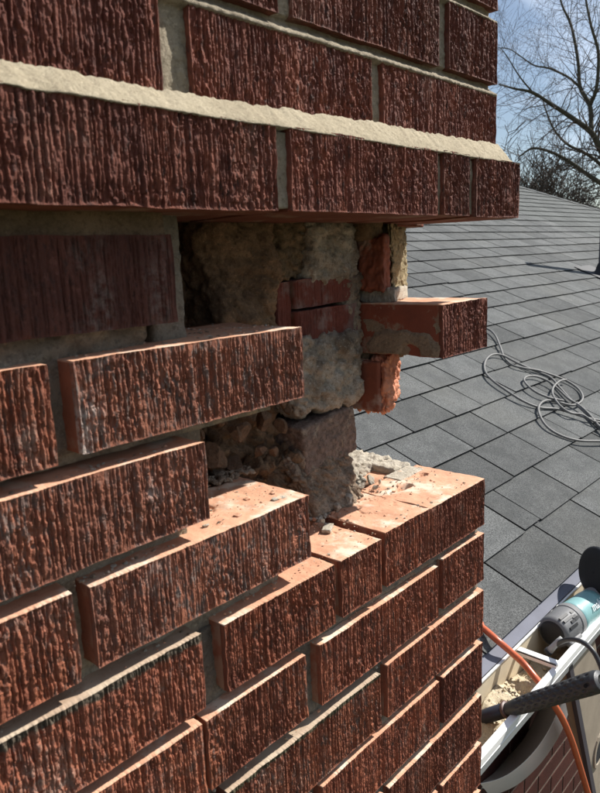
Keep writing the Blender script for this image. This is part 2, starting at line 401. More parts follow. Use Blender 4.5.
def rough_box(name, x0, x1, y0, y1, z0, z1, mats, res=.004, amp=.004, freq=60, seed=0, rnd=.25, parent=None, oct=3, fine=.0, shape=None, loc=None, rot=None, crag=.0, cell=70):
    """a box with rounded corners whose skin is displaced by noise (continuous over the edges)"""
    cx, cy, cz = (x0 + x1) / 2, (y0 + y1) / 2, (z0 + z1) / 2
    sx, sy, sz = (x1 - x0) / 2, (y1 - y0) / 2, (z1 - z0) / 2
    V = []; F = []; b = 0
    for ax in range(3):
        for sg in (-1, 1):
            u, v = [(1, 2), (2, 0), (0, 1)][ax]; hs = (sx, sy, sz)
            nu = max(2, min(170, int(2 * hs[u] / res))); nv = max(2, min(170, int(2 * hs[v] / res)))
            U, Vv = np.meshgrid(np.linspace(-1, 1, nu + 1), np.linspace(-1, 1, nv + 1), indexing='ij')
            P = np.zeros(U.shape + (3,)); P[..., ax] = sg; P[..., u] = U; P[..., v] = Vv
            idx = np.arange(P[..., 0].size).reshape(U.shape) + b
            q = np.stack([idx[:-1, :-1], idx[1:, :-1], idx[1:, 1:], idx[:-1, 1:]], -1).reshape(-1, 4)
            if sg < 0: q = q[:, ::-1]
            V.append(P.reshape(-1, 3)); F.append(q); b += P[..., 0].size
    P = np.concatenate(V); F = np.concatenate(F)
    # merge duplicates
    key = np.round(P * 1e5).astype(np.int64); _, fi, inv = np.unique(key, axis=0, return_index=True, return_inverse=True)
    P = P[fi]; F = inv.reshape(-1)[F]
    Q = P * np.array([sx, sy, sz])
    r = rnd * min(sx, sy, sz)
    inner = np.clip(Q, -np.array([sx - r, sy - r, sz - r]), np.array([sx - r, sy - r, sz - r]))
    dd = Q - inner; ln = np.linalg.norm(dd, axis=1, keepdims=True) + 1e-9
    nrm = dd / ln; Q = inner + nrm * r
    W3 = Q + np.array([cx, cy, cz])
    n = fbm(W3[:, 0] * freq, W3[:, 1] * freq, W3[:, 2] * freq, seed, oct)
    if crag:
        wx = W3 + .009 * np.stack([vn(W3[:, 0] * 90, W3[:, 1] * 90, W3[:, 2] * 90, seed + k_) for k_ in (31, 32, 33)], -1)
        c1, h1 = worley(wx[:, 0] * cell, wx[:, 1] * cell, wx[:, 2] * cell, seed); c2, h2 = worley(wx[:, 0] * cell * 2.6, wx[:, 1] * cell * 2.6, wx[:, 2] * cell * 2.6, seed + 9)
        n = n + crag / amp * (1.1 * np.clip(c1 * 3.0, 0, 1) - .8 + .55 * h1 + .40 * np.clip(c2 * 2.5, 0, 1) + .25 * h2)
    Q = Q + nrm * (amp * n + fine * fbm(W3[:, 0] * freq * 6, W3[:, 1] * freq * 6, W3[:, 2] * freq * 6, seed + 5, 2))[:, None]
    W3 = Q + np.array([cx, cy, cz])
    if shape is not None: W3 = shape(W3)
    me = np_mesh(name, W3, F, mats)
    return link(name, me, parent, loc, rot)

# ================================================================== SETTING
gm = NM('lawn'); gm.col(gm.mix(gm.ramp(gm.noise(.8, 6, .7), .35, .65), (.055, .06, .03), (.11, .09, .055))); gm.rough(.95, .1)
g = MB(); g.box(-600, 600, -600, 600, -3.9, -3.3)
tag(g.build('ground', [gm.m]), kind='structure')

# ---------------- roof of the house
EX1 = 12.42; EY = .262; EZ = ROOF0 + TR * EY
house = empty('house', (0, .38, -3.3))
tag(house, 'brick house with a grey shingled hip roof behind the broken brick chimney', 'house')
def H(x, y, z): return (x, y - .38, z + 3.3)     # house-local
n = NM('asphalt_shingle')
c = n.mix(n.ramp(n.noise(250, 5, 1.0), .43, .57), (.026, .027, .027), (.165, .169, .163))
c = n.mix(n.mul(n.ramp(n.noise(900, 2, .5), .66, .7), .7), c, (.32, .33, .32))
c = n.mix(n.mul(n.ramp(n.noise(11, 5, .65, rnd=12), .42, .62), .55), c, n.mix(n.ramp(n.noise(330, 4, .9), .38, .62), (.022, .023, .023), (.085, .089, .086)))
c = n.mix(n.mul(n.ramp(n.noise(2.2, 4, .6), .5, .75), .25), c, (.15, .145, .125))
vr = n.t.nodes.new('ShaderNodeMapRange'); vr.inputs['To Min'].default_value = .84; vr.inputs['To Max'].default_value = 1.30
n.l(n.oi.outputs['Random'], vr.inputs['Value'])
hs = n.t.nodes.new('ShaderNodeHueSaturation'); n.l(c, hs.inputs['Color']); n.l(vr.outputs[0], hs.inputs['Value'])
n.col(hs.outputs['Color']).rough(.9, .25); n.bumps(n.noise(420, 4, .85), 1.0, .0022)
M_SH = n.m
n = NM('asphalt_shingle_far'); at_ = n.t.nodes.new('ShaderNodeAttribute'); at_.attribute_name = 'tone'
c = n.mix(n.ramp(n.noise(60, 6, .9), .38, .62), (.055, .058, .055), (.115, .121, .114))
hs = n.t.nodes.new('ShaderNodeHueSaturation'); n.l(c, hs.inputs['Color']); n.l(at_.outputs['Fac'], hs.inputs['Value'])
n.col(hs.outputs['Color']).rough(.9, .25); n.bumps(n.noise(700, 3, .8), .7, .0011)
M_SHF = n.m
M_ASPH = simple('asphalt_edge', (.022, .022, .021), .95, .1)
rb = MB()
RY = EY + 4.6; RZ = ROOF0 + TR * RY; t_ = .02
# four faces of the hip roof (slab a little below the shingles)
def rp(x, y): return H(x, y, ROOF0 + TR * y - .012)
BY = RY * 2 - EY
A = H(-5, EY, EZ - .012); B = H(EX1, EY, EZ - .012); C_ = H(EX1 - 4.6, RY, RZ - .012); D_ = H(-5, RY, RZ - .012)
E_ = H(EX1, BY, EZ - .012); F_ = H(-5, BY, EZ - .012)
rb.add([A, B, C_, D_, E_, F_], [(0, 1, 2, 3), (1, 4, 2), (3, 2, 4, 5)])
rb.add([A, B, E_, F_], [(0, 3, 2, 1)])
roof = rb.build('roof', [M_ASPH], house)
# chimney opening is simply filled by the chimney that passes through it
tabs = []
fixed = {0: [.52, .80, 1.10, 1.36], 1: [.752, 1.033, 1.137, 1.418], 2: [.72, .98, 1.27, 1.55], 3: [.74, 1.0, 1.287, 1.524], 4: [.88, 1.15, 1.42, 1.62], 5: [1.02, 1.30, 1.52, 1.72]}
EXPO = .16; S0 = EY / CR + .003
k = 0
rs = np.random.RandomState(3)
while True:
    s = S0 + k * EXPO; y = s * CR
    if y > RY - .05: break
    xend = EX1 - (y - EY) - .03
    xs = list(fixed.get(k, []))
    if not xs: xs = [rs.uniform(.0, .28) + .4]
    while xs[0] > -4.6: xs.insert(0, xs[0] - rs.choice([.262, .281, .281, .305]))
    while xs[-1] < xend: xs.append(xs[-1] + rs.choice([.262, .281, .281, .305, .22], p=[.2, .3, .2, .2, .1]))
    xs[-1] = xend
    for a, b in zip(xs[:-1], xs[1:]):
        if b - a < .05 or b < -1.2: continue
        tabs.append((a, b, k, rs.choice([-.002, 0, 0, .002]) + rs.uniform(-.002, .002)))
    k += 1
def tab_geo(a, b, k, j):
    s0 = S0 + k * EXPO + j; s1 = s0 + EXPO + .03
    g_ = .0034
    ca, sa = CR, TR * CR
    def P(x, s, hh):  # slope coord -> world ; hh above deck
        return (x, s * ca - hh * sa, ROOF0 + s * sa + hh * ca)
    h0, h1, th = .0050 + abs(j) * .5, -.004, .0035
    return [P(a + g_, s0, h0 - th), P(b - g_, s0, h0 - th), P(b - g_, s1, h1 - th), P(a + g_, s1, h1 - th),
            P(a + g_, s0, h0), P(b - g_, s0, h0), P(b - g_, s1, h1), P(a + g_, s1, h1)]
def apx(tb):
    x = (tb[0] + tb[1]) / 2; y = (S0 + (tb[2] + .5) * EXPO) * CR; z = ROOF0 + TR * y
    d = np.array([x, y, z]) - CAM; dz = d @ FWD
    if dz < .2: return 0
    u = 300 + 684.5 * (d @ RIGHT) / dz; v = 396.5 - 684.5 * (d @ UP) / dz
    if u < 335 or u > 640 or v > 720: return 0
    return 1 / dz
tabs.sort(key=apx, reverse=True)
shared = {}
for i, tb in enumerate(tabs[:300]):
    m_ = MB(); P = tab_geo(*tb)
    o0 = np.array(P[4])
    key = (round(tb[1] - tb[0], 4))
    if key not in shared:
        m_.hexa([np.array(p) - o0 for p in P], ms=[1, 0, 1, 1, 1, 1]); shared[key] = m_.mesh('shingle', [M_SH, M_ASPH])
    link('shingle', shared[key], roof, loc=H(*o0))
m_ = MB(); tone = []
for tb in tabs[300:]:
    m_.hexa([H(*p) for p in tab_geo(*tb)], ms=[1, 0, 1, 1, 1, 1]); tone += [rs.uniform(.84, 1.22)] * 6
far = m_.build('shingle', [M_SHF, simple('worn_shingle_edge', (.035, .036, .035), .95, .1)], roof); far['kind'] = 'stuff'
at2 = far.data.attributes.new('tone', 'FLOAT', 'FACE'); at2.data.foreach_set('value', np.array(tone, np.float32))
# hip caps
m_ = MB()
for i in range(44):
    t0 = i * .105; x = EX1 - t0; y = EY + t0; z = ROOF0 + TR * y + .006
    dx = .105 * 1.25
    a = .075
    m_.hexa([H(x, y, z + .012), H(x - a, y - a * .2, z - .004), H(x - a - dx, y - a * .2 + dx, z - .004 + dx * TR), H(x - dx, y + dx, z + dx * TR + .004),
             H(x, y, z + .018), H(x + a * .4, y + a, z - .002), H(x + a * .4 - dx, y + a + dx, z + dx * TR - .002), H(x - dx, y + dx, z + dx * TR + .008)])
hc = m_.build('hip_cap', [M_SH], roof)

# house wall below the eave
M_HB = brick_skin('house_brick', (.085, .027, .019), (.06, .021, .016), (.045, .018, .015), (.12, .09, .07), .5, .2)
M_HM = mortar_mat('house_mortar', (.26, .22, .17), (.2, .165, .13), (.15, .12, .1))
WY = .392
w = MB(); w.box(*[a for a in (-5, EX1 - .3)], WY + .002 - .38, BY - .5 - .38, 0, EZ - .15 + 3.3)
wall = w.build('wall', [M_HM], house)
bm_ = MB(); bm_.box(0, .194, 0, .09, -.0572, 0)
bme = bm_.mesh('brick', [M_HB])
wc = []
for r in range(0, 46):
    z = EZ - .16 - r * .0677
    if z < -3.25: break
    off = .1016 if r % 2 else 0
    for i in range(-2, 40):
        x = .02 + off + i * .2032
        P = np.array([x + .1, WY, z]) - CAM; dz = P @ FWD
        u = 300 + 684.5 * (P @ RIGHT) / dz; v = 396.5 - 684.5 * (P @ UP) / dz
        vis = (470 < u < 640 and 660 < v < 830)
        wc.append((0 if vis else 1, dz, x, z))
wc.sort()
for _, _, x, z in wc[:250]: link('brick', bme, wall, loc=H(x, WY, z))
m_ = MB()
for _, _, x, z in wc[250:]:
    q = H(x, WY, z); m_.box(q[0], q[0] + .194, q[1], q[1] + .05, q[2] - .0572, q[2])
fb = m_.build('brick', [M_HB], wall); fb['kind'] = 'stuff'
# fascia, soffit, drip edge
M_DRIP = simple('grey_metal_paint', (.175, .18, .21), .85, .06, 0, .1, 90, .08)
M_WHT = simple('white_aluminium_paint', (.80, .80, .77), .38, .5, 0, .1, 120, .05)
M_CREAM = simple('cream_gutter_inside', (.62, .53, .38), .6, .3, 0, .3, 60, .15)
m_ = MB(); m_.box(-5, EX1 - .02, EY + .004 - .38, EY + .024 - .38, EZ - .16 + 3.3, EZ - .02 + 3.3); m_.build('fascia', [M_WHT], house)
m_ = MB(); m_.box(-5, EX1 - .05, EY + .024 - .38, WY + .01 - .38, EZ - .165 + 3.3, EZ - .155 + 3.3); m_.build('soffit', [M_WHT], house)
m_ = MB()
y0, y1 = EY - .004, EY - .019; z0, z1 = EZ - .001, EZ - .013
m_.hexa([H(-5, y1, z1 - .0015), H(EX1, y1, z1 - .0015), H(EX1, y0 + .03, z0 + .008), H(-5, y0 + .03, z0 + .008),
         H(-5, y1, z1), H(EX1, y1, z1), H(EX1, y0 + .03, z0 + .0095), H(-5, y0 + .03, z0 + .0095)])
m_.build('drip_edge', [M_DRIP], house)

# ---------------- gutter
gut = empty('gutter', (.45, .2, -.74))
tag(gut, 'white metal eaves gutter holding mortar crumbs and tools below the shingles', 'gutter')
def G(x, y, z): return (x - .45, y - .2, z + .74)
GX0, GX1 = .03, 9.0
prof_in = [(.2405, -.600), (.2415, -.690), (.232, -.712), (.190, -.712), (.178, -.700), (.170, -.662), (.166, -.640), (.1625, -.622)]
m_ = MB()
def sheet(profile, th, x0, x1, m=0, seg=1):
    pr_ = [np.array(p) for p in profile]; N = len(pr_)
    offs = []
    for i in range(N):
        t = pr_[min(i + 1, N - 1)] - pr_[max(i - 1, 0)]; t = t / np.linalg.norm(t); offs.append(np.array([t[1], -t[0]]))
    for i in range(N - 1):
        a, b = pr_[i], pr_[i + 1]; c, d = a - offs[i] * th, b - offs[i + 1] * th
        m_.hexa([G(x0, *a), G(x1, *a), G(x1, *b), G(x0, *b), G(x0, *c), G(x1, *c), G(x1, *d), G(x0, *d)], m)
sheet(prof_in, .002, GX0, GX1)
m_.build('trough', [M_CREAM], gut)
m_ = MB(); m_.hexa([G(GX0, .2375, -.6025), G(GX1, .2375, -.6025), G(GX1, .242, -.6025), G(GX0, .242, -.6025), G(GX0, .2375, -.599), G(GX1, .2375, -.599), G(GX1, .242, -.599), G(GX0, .242, -.599)]); m_.build('back_edge', [M_WHT], gut)
m_ = MB()
m_.hexa([G(GX0, .1610, -.628), G(GX1, .1610, -.628), G(GX1, .1610, -.618), G(GX0, .1610, -.618),
         G(GX0, .1475, -.628), G(GX1, .1475, -.628), G(GX1, .1475, -.618), G(GX0, .1475, -.618)])
m_.hexa([G(GX0, .1465, -.634), G(GX1, .1465, -.634), G(GX1, .1515, -.634), G(GX0, .1515, -.634),
         G(GX0, .1460, -.618), G(GX1, .1460, -.618), G(GX1, .1510, -.6175), G(GX0, .1510, -.6175)])
m_.build('front_lip', [M_WHT], gut, bevel=.0015)
m_ = MB()
for (ya, za), (yb, zb) in (((.1480, -.6355), (.164, -.648)), ((.164, -.648), (.1755, -.700)), ((.1755, -.700), (.190, -.7165))):
    m_.hexa([G(GX0, ya, za), G(GX1, ya, za), G(GX1, yb, zb), G(GX0, yb, zb), G(GX0, ya - .0015, za - .0012), G(GX1, ya - .0015, za - .0012), G(GX1, yb - .0015, zb - .0012), G(GX0, yb - .0015, zb - .0012)])
m_.build('front_face', [M_WHT], gut)
for sx in (.630, 1.24, 1.85, 2.46, 3.07):
    m_ = MB(); m_.box(*[sx - .45 - .009, sx - .45 + .009], .150 - .2, .2415 - .2, .1265, .1305); m_.box(sx - .45 - .009, sx - .45 - .0065, .152 - .2, .240 - .2, .119, .1305)
    m_.build('strap', [M_WHT], gut, bevel=.0006)

# debris in the gutter
M_DEB = mortar_mat('crushed_mortar', (.80, .70, .50), (.70, .58, .40), (.38, .26, .17), 3, .3, 1.3, .9)
def deb_shape(P): return P
nxg, nyg = 150, 22
X, Y = np.meshgrid(np.linspace(.20, 1.15, nxg), np.linspace(.182, .2395, nyg), indexing='ij')
hh = .046 * np.exp(-((X - .56) / .16) ** 2) + .026 * np.exp(-((X - .38) / .1) ** 2) + .004
hh = hh * (1 + .25 * vn(X * 25, Y * 25, 0, 4)) + .0035 * fbm(X * 90, Y * 90, 0, 5, 3) + .0018 * fbm(X * 300, Y * 300, 0, 6, 2)
hh = hh + .010 * np.clip((Y - .2) / .05, 0, 1)
Z = -.711 + np.clip(hh, -.004, 1)
V = np.stack([X, Y, Z], -1).reshape(-1, 3); idx = np.arange(nxg * nyg).reshape(nxg, nyg)
F = np.stack([idx[:-1, :-1], idx[1:, :-1], idx[1:, 1:], idx[:-1, 1:]], -1).reshape(-1, 4)
Vb = V.copy(); Vb[:, 2] = -.7115; nb = len(V)
F2 = np.concatenate([F, F[:, ::-1] + nb])
per = np.concatenate([idx[:-1, 0], idx[-1, :-1], idx[:0:-1, -1], idx[0, :0:-1]])
F3 = np.stack([np.roll(per, -1), per, per + nb, np.roll(per, -1) + nb], -1)
deb = link('mortar_debris', np_mesh('mortar_debris', np.concatenate([V, Vb]), np.concatenate([F2, F3]), [M_DEB]))
tag(deb, 'pale crushed mortar heaped along the bottom of the gutter', 'debris', kind='stuff')
cr = []
def pebble_mesh(name, r, seed, mats, sub=3, k=.35):
    """an angular stone: an icosphere cut by random planes, then roughened"""
    import bmesh
    b = bmesh.new(); bmesh.ops.create_icosphere(b, subdivisions=sub, radius=1)
    q = np.random.RandomState(seed); N = q.normal(size=(11, 3)); N /= np.linalg.norm(N, axis=1, keepdims=True); Dp = q.uniform(.42, .8, 11)
    for v in b.verts:
        p = np.array(v.co)
        for n_, d_ in zip(N, Dp):
            e = p @ n_ - d_
            if e > 0: p = p - n_ * e
        p = p * (1 + k * .45 * float(fbm(p[0] * 3.1, p[1] * 3.1, p[2] * 3.1, seed, 3)))
        v.co = p * r * 1.25
    me = bpy.data.meshes.new(name); b.to_mesh(me); b.free()
    for mt in mats: me.materials.append(mt)
    return me
m_ = MB(); rs = np.random.RandomState(11)
base = [pebble_mesh('crumb', 1, s, [M_DEB], 1, .5) for s in range(4)]
for i in range(520):
    x = rs.uniform(.22, 1.1); y = rs.uniform(.184, .237); r = rs.choice([.0012, .002, .003, .0045], p=[.4, .35, .18, .07])
    xi = int((x - .20) / .95 * (nxg - 1)); yi = int((y - .182) / .0575 * (nyg - 1)); z = Z[xi, yi] + r * .4
    bm0 = base[i % 4]; a = rs.uniform(0, 6.28); ca, sa = math.cos(a), math.sin(a)
    vs = [(x + r * (ca * v.co.x - sa * v.co.y), y + r * (sa * v.co.x + ca * v.co.y), z + r * v.co.z * .8) for v in bm0.vertices]
    m_.add(vs, [tuple(p.vertices) for p in bm0.polygons])
cr = m_.build('mortar_crumbs', [M_DEB]); tag(cr, 'small loose mortar crumbs scattered on the heap in the gutter', 'debris', kind='stuff')

# ================================================================== CHIMNEY
chim = empty('chimney', (0, 0, -3.3))
tag(chim, 'broken ribbed red brick chimney with missing bricks above a lower ledge', 'chimney')
CH = lambda x, y, z: (x, y, z + 3.3)
Pz = .0677; HB = .0572
seedc = [100]
def fb_(x0, x1, zt, y=0.0, h=HB, d=.090, mats=None, label=None, rx=None, rz=None, rot=None, **kw):
    """one front brick whose top-left-front corner stands at (x0, y, zt)"""
    seedc[0] += 37
    dist = math.hypot((x0 + x1) / 2 - CAM[0], .35)
    kw.setdefault('straight', .38 if zt > .3 else (.62 if x0 > -.31 else .50))
    rx = rx or max(.00047, min(.00088, dist * .00082)); rz = rz or rx * 2.1
    me = ribbed_mesh('brick', x1 - x0, h, d, seedc[0], rx, rz, mats or [M_LOW, M_CLAY], **kw)
    o = link('brick', me, chim, loc=CH(x0, y, zt), rot=rot)
    if label: o['label'] = label
    return o
rsx = np.random.RandomState(5)
def jit(a=.0012): return float(rsx.uniform(-a, a))

LEV = lambda n, d: list(np.concatenate([[.0062], np.linspace(.009, d, n)]))
# core-hole cracks and chips on exposed tops (local x from brick left, y back)
def cracks(spec, seed, rough=.0006):
    def f(x, y):
        z = rough * fbm(x * 90, y * 90, 0, seed, 3)
        for (cx, cy, rx_, ry_, a0, a1, dep, wid) in spec:
            dx, dy = (x - cx) / rx_, (y - cy) / ry_
            r = np.hypot(dx, dy); an = np.degrees(np.arctan2(dy, dx)) % 360
            inside = ((an >= a0) & (an <= a1)) if a0 < a1 else ((an >= a0) | (an <= a1))
            rr = (r - 1) * min(rx_, ry_) + .0008 * vn(x * 200, y * 200, 0, seed)
            z = z - dep * np.exp(-(rr / wid) ** 2) * inside
        return z
    return f
def chips(lst, base):
    def f(x, y):
        z = base(x, y)
        for (cx, cy, rx_, ry_, dep) in lst:
            r = np.hypot((x - cx) / rx_, (y - cy) / ry_) + .25 * vn(x * 120, y * 120, 0, 77)
            z = z - dep * np.clip((1.05 - r) * 3, 0, 1) * (1 + .4 * vn(x * 260, y * 260, 1, 78))
        return z
    return f

# --- lower wall, front face, row by row (tops at z)
lowM = [M_LOW, M_CLAY]; lowW = [M_LOWG, M_CLAY]; redM = [M_RED, M_CLAYR]; cornM = [M_RED, M_CLAY]
M_MID = brick_skin('ribbed_brick_mid', (.32, .103, .053), (.175, .057, .034), (.12, .075, .058), (.48, .36, .28), .54, .4)
midM = [M_MID, M_CLAY]
# row A  z .203
fb_(-.700, -.5035, .2025, mats=lowM, worn=.4, label='orange ribbed brick cut by the left edge of the photo, above the long bricks')
fb_(-.4880, -.2975, .2020, h=.0545, mats=lowW, worn=.9, ylev=LEV(10, .09), label='long weathered brick with pale mortar smears under the dark gap')
# row B  z .135
fb_(-.593, -.3985, .1345, h=.0545, mats=lowW, worn=.6, ylev=LEV(8, .09))
# row C  z .067
fb_(-.700, -.5045, .0685, mats=lowM, worn=.3)
fb_(-.4925, -.2975, .0670, h=.0530, mats=lowW, worn=.7, ylev=LEV(34, .09), label='long brick whose smooth orange top is laid bare',
    topfn=chips([(.170, .088, .012, .005, .004)], cracks([(.106, .050, .027, .017, 300, 130, .0022, .0009), (.04, .05, .026, .017, 0, 80, .0012, .0008)], 41)))
# row D  z 0 (the ledge)
fb_(-.608, -.4145, .0000, mats=[M_LICH, M_TAN], worn=.4, label='brick with a green lichen line along its top edge')
fb_(-.3930, -.2685, -.0030, h=.0545, mats=midM, ylev=LEV(20, .088), topfn=chips([(.118, .075, .012, .018, .030)], cracks([(.06, .045, .02, .014, 10, 200, .0012, .0008)], 42)),
    label='short brick beside the cut half brick on the ledge')
fb_(-.2590, -.2010, -.0040, h=.0530, mats=midM, ylev=LEV(34, .088), topfn=chips([(.004, .068, .014, .016, .034), (.044, .082, .008, .007, .004)], cracks([(.028, .05, .018, .014, 200, 350, .0012, .0008)], 43)),
    label='narrow cut brick with a broken core hole behind it')
fb_(-.1930, -.1165, .0000, h=.0545, mats=midM, ylev=LEV(36, .090), topfn=cracks([(.052, .050, .024, .015, 20, 330, .0016, .0007), (.012, .05, .012, .02, 100, 200, .0016, .001)], 44), chip=.0028,
    label='ledge brick with a cracked ring on its pale top')
fb_(-.1152, .0000, .0000, h=.0545, mats=midM, ylev=LEV(60, .092), side_rib=False,
    topfn=chips([(.036, .060, .016, .007, .008), (.088, .066, .009, .005, .004)], cracks([(.03, .05, .024, .016, 30, 150, .002, .0008)], 45)),
    label='corner brick of the ledge with a chipped core hole in its top')
# rows E..
fb_(-.608, -.4195, -.0680, mats=lowM, worn=.4); fb_(-.4150, -.3090, -.0685, mats=lowM, worn=.3, label='short brick with a white mortar streak down its left end')
fb_(-.2905, -.1005, -.0690, mats=midM); fb_(-.0900, -.0005, -.0650, mats=midM)
fb_(-.604, -.4105, -.1360, mats=lowM); fb_(-.4000, -.2060, -.1385, mats=[M_LICH2, M_TAN], label='brick with a pale mortar rim along its top edge'); fb_(-.1945, -.0008, -.1360, mats=midM)
fb_(-.700, -.5105, -.2030, mats=lowM); fb_(-.500, -.3070, -.2030, mats=lowM); fb_(-.2950, -.0980, -.2040, mats=midM); fb_(-.0905, -.0012, -.2035, mats=[M_RED, M_CLAY], straight=.7, worn=.1, label='plainer red corner brick with fine straight ribs')
fb_(-.604, -.4105, -.2710, mats=lowM); fb_(-.4000, -.2060, -.2710, mats=lowM); fb_(-.1945, -.0010, -.2730, mats=midM)
fb_(-.4980, -.3060, -.3390, mats=lowM); fb_(-.2955, -.1020, -.3400, mats=midM); fb_(-.0915, -.0010, -.3400, mats=midM)
fb_(-.4000, -.2060, -.4070, mats=midM, rx=.0012); fb_(-.1945, -.0010, -.4070, mats=midM, rx=.0011)
# row Z (dark, under the corbel) and the upper courses
fb_(-.610, -.4100, .2710, y=.0045, h=.0545, mats=[M_HID, M_CLAYR], straight=.85, amp=.0019, worn=.0, label='dark purplish brick in shade left of the dark gap')
CY = -.024
for x0, x1 in ((-.745, -.5485), (-.5350, -.3405), (-.3270, -.1400), (-.1290, -.0840), (-.0710, .0200)):
    fb_(x0, x1, .3395 + jit(.0006), y=CY + jit(.0006), h=.0545, d=.112, mats=redM, ylev=LEV(6, .112))
UY = -.0075
for x0, x1 in ((-.608, -.4165), (-.3935, -.2110), (-.1960, .0000)): fb_(x0, x1, .4050, y=UY + jit(.0006), h=.0560, mats=redM)
for x0, x1 in ((-.510, -.3160), (-.3000, -.1090), (-.0925, .0000)): fb_(x0, x1, .4715, y=UY + jit(.0006), h=.0560, mats=redM)
for x0, x1 in ((-.604, -.4105), (-.3960, -.2130), (-.1980, .0000)): fb_(x0, x1, .5395, y=UY + jit(.0006), h=.0560, mats=redM)

# --- the chimney's right side and the courses outside the picture share two cheap meshes
side_me = [ribbed_mesh('brick', .194, HB, .090, 900 + i, .0016, .0022, midM) for i in range(3)]
side_hd = [ribbed_mesh('brick', .0915, HB, .090, 930 + i, .0016, .0022, midM) for i in range(2)]
side_up = [ribbed_mesh('brick', .194, HB, .090, 950 + i, .0016, .0022, redM) for i in range(2)]
def side(y0, zt, me, x=.0):
    # the brick's local x runs along +Y, its ribbed face looks towards +X
    return link('brick', me, chim, loc=CH(x, y0, zt), rot=(0, 0, math.pi / 2))
i = 0
for r in range(-10, 9):
    zt = r * Pz
    if r in (1, 2, 3, 4, 5): continue
    rowy = .1016
    ys = [rowy, rowy + .2032] if r % 2 == 0 else [rowy, rowy + .2032]
    if r >= 6: zt = {6: .405, 7: .4715, 8: .5395}[r]
    for y0 in ys:
        i += 1; side(y0, zt - (.004 if y0 < .2 and r == 0 else 0), (side_up if r >= 6 else side_me)[i % (2 if r >= 6 else 3)])
for y0 in (.092, .2952): side(y0, .3395, side_up[0], .020)
for y0 in (.30, .5032): side(y0, 2 * Pz, side_me[0]); side(y0 + .04, Pz, side_me[1])
for y0 in (.297,): side(y0, 4 * Pz, side_me[2]); side(y0, 3 * Pz, side_me[1])
low_me = [ribbed_mesh('brick', .194, HB, .085, 970 + i, .003, .004, midM) for i in range(2)]
for r in range(-12, -6):
    o_ = .1016 if r % 2 else 0
    for x0 in (-.1945 - o_, -.3977 - o_, -.6009 - o_):
        if r > -7 and x0 > -.42: continue
        link('brick', low_me[r % 2], chim, loc=CH(x0, .0, r * Pz))
    if o_: link('brick', side_hd[0], chim, loc=CH(-.0925, 0, r * Pz))
for x0 in (-.70,): link('brick', low_me[0], chim, loc=CH(x0, 0, .1345)) if False else None

# courses above the picture
for r in range(9, 15):
    zt = .5395 + (r - 8) * Pz; o_ = .1016 if r % 2 else 0
    for x0 in (-.1945 - o_, -.3977 - o_, -.6009 - o_): link('brick', side_up[r % 2], chim, loc=CH(x0, UY, zt))
    if o_: link('brick', side_hd[1], chim, loc=CH(-.0925, UY, zt))
    for y0 in (.1016, .3048): side(y0, zt, side_up[r % 2])
# --- mortar body behind the bricks: a height sheet facing the front, closed behind
def mortar_sheet(name, x0, x1, z0, z1, yf, mats, res=.0026, back=.09, mi=None):
    nx, nz = max(3, int((x1 - x0) / res)), max(3, int((z1 - z0) / res))
    X, Z = np.meshgrid(np.linspace(x0, x1, nx + 1), np.linspace(z0, z1, nz + 1), indexing='ij')
    Y = yf(X, Z)
    V = np.stack([X, Y, Z + 3.3], -1).reshape(-1, 3); idx = np.arange(V.shape[0]).reshape(nx + 1, nz + 1)
    F = np.stack([idx[:-1, :-1], idx[1:, :-1], idx[1:, 1:], idx[:-1, 1:]], -1).reshape(-1, 4)
    per = np.concatenate([idx[:-1, 0], idx[-1, :-1], idx[:0:-1, -1], idx[0, :0:-1]]); nb = len(V)
    Vb = V.copy(); Vb[:, 1] = back
    F3 = np.stack([np.roll(per, -1), per, per + nb, np.roll(per, -1) + nb], -1)
    FB = F[:, ::-1] + nb
    return link(name, np_mesh(name, np.concatenate([V, Vb]), np.concatenate([F, F3, FB]), mats), chim)
def lowf(d0, d1):
    def f(X, Z):
        dep = d0 + (d1 - d0) * np.clip((X + .45) / .25, 0, 1)
        fr = (-Z / Pz) % 1.0                      # 0 at a brick top, .845 at its bottom
        slope = np.clip((fr - .84) / .16, 0, 1)   # 0 top of the joint -> 1 foot of the joint
        inj = (fr > .84)
        return dep - inj * (.0035 * slope) + .0024 * fbm(X * 70, 0, Z * 70, 60, 4) + .0012 * fbm(X * 320, 0, Z * 320, 61, 2)
    return f
mortar_sheet('mortar', -.75, -.002, -.70, -.008, lowf(.0175, .0100), [M_MORTG])
fC = lambda X, Z: .019 - .004 * np.clip((Z - .005) / .012, 0, 1) * (Z < .012) + .0030 * fbm(X * 60, 0, Z * 60, 62, 4) + .0012 * fbm(X * 320, 0, Z * 320, 63, 2)
mortar_sheet('mortar', -.75, -.318, -.02, .058, fC, [M_MORT])
mortar_sheet('mortar', -.75, -.405, .05, .125, lambda X, Z: fC(X, Z) + .001, [M_MORT])
mortar_sheet('mortar', -.75, -.312, .1375, .150, lambda X, Z: .024 + .004 * fbm(X * 60, 0, Z * 60, 64, 3), [M_MORT])
mortar_sheet('mortar', -.75, -.40, .145, .193, fC, [M_MORTG])
mortar_sheet('mortar', -.75, -.425, .190, .2175, lambda X, Z: .021 + .009 * fbm(X * 45, 0, Z * 60, 65, 3), [M_MORTG], res=.0015)
mortar_sheet('mortar', -.75, -.413, .24, .290, lambda X, Z: .009 + .002 * fbm(X * 60, 0, Z * 60, 66, 3), [M_MOSS])
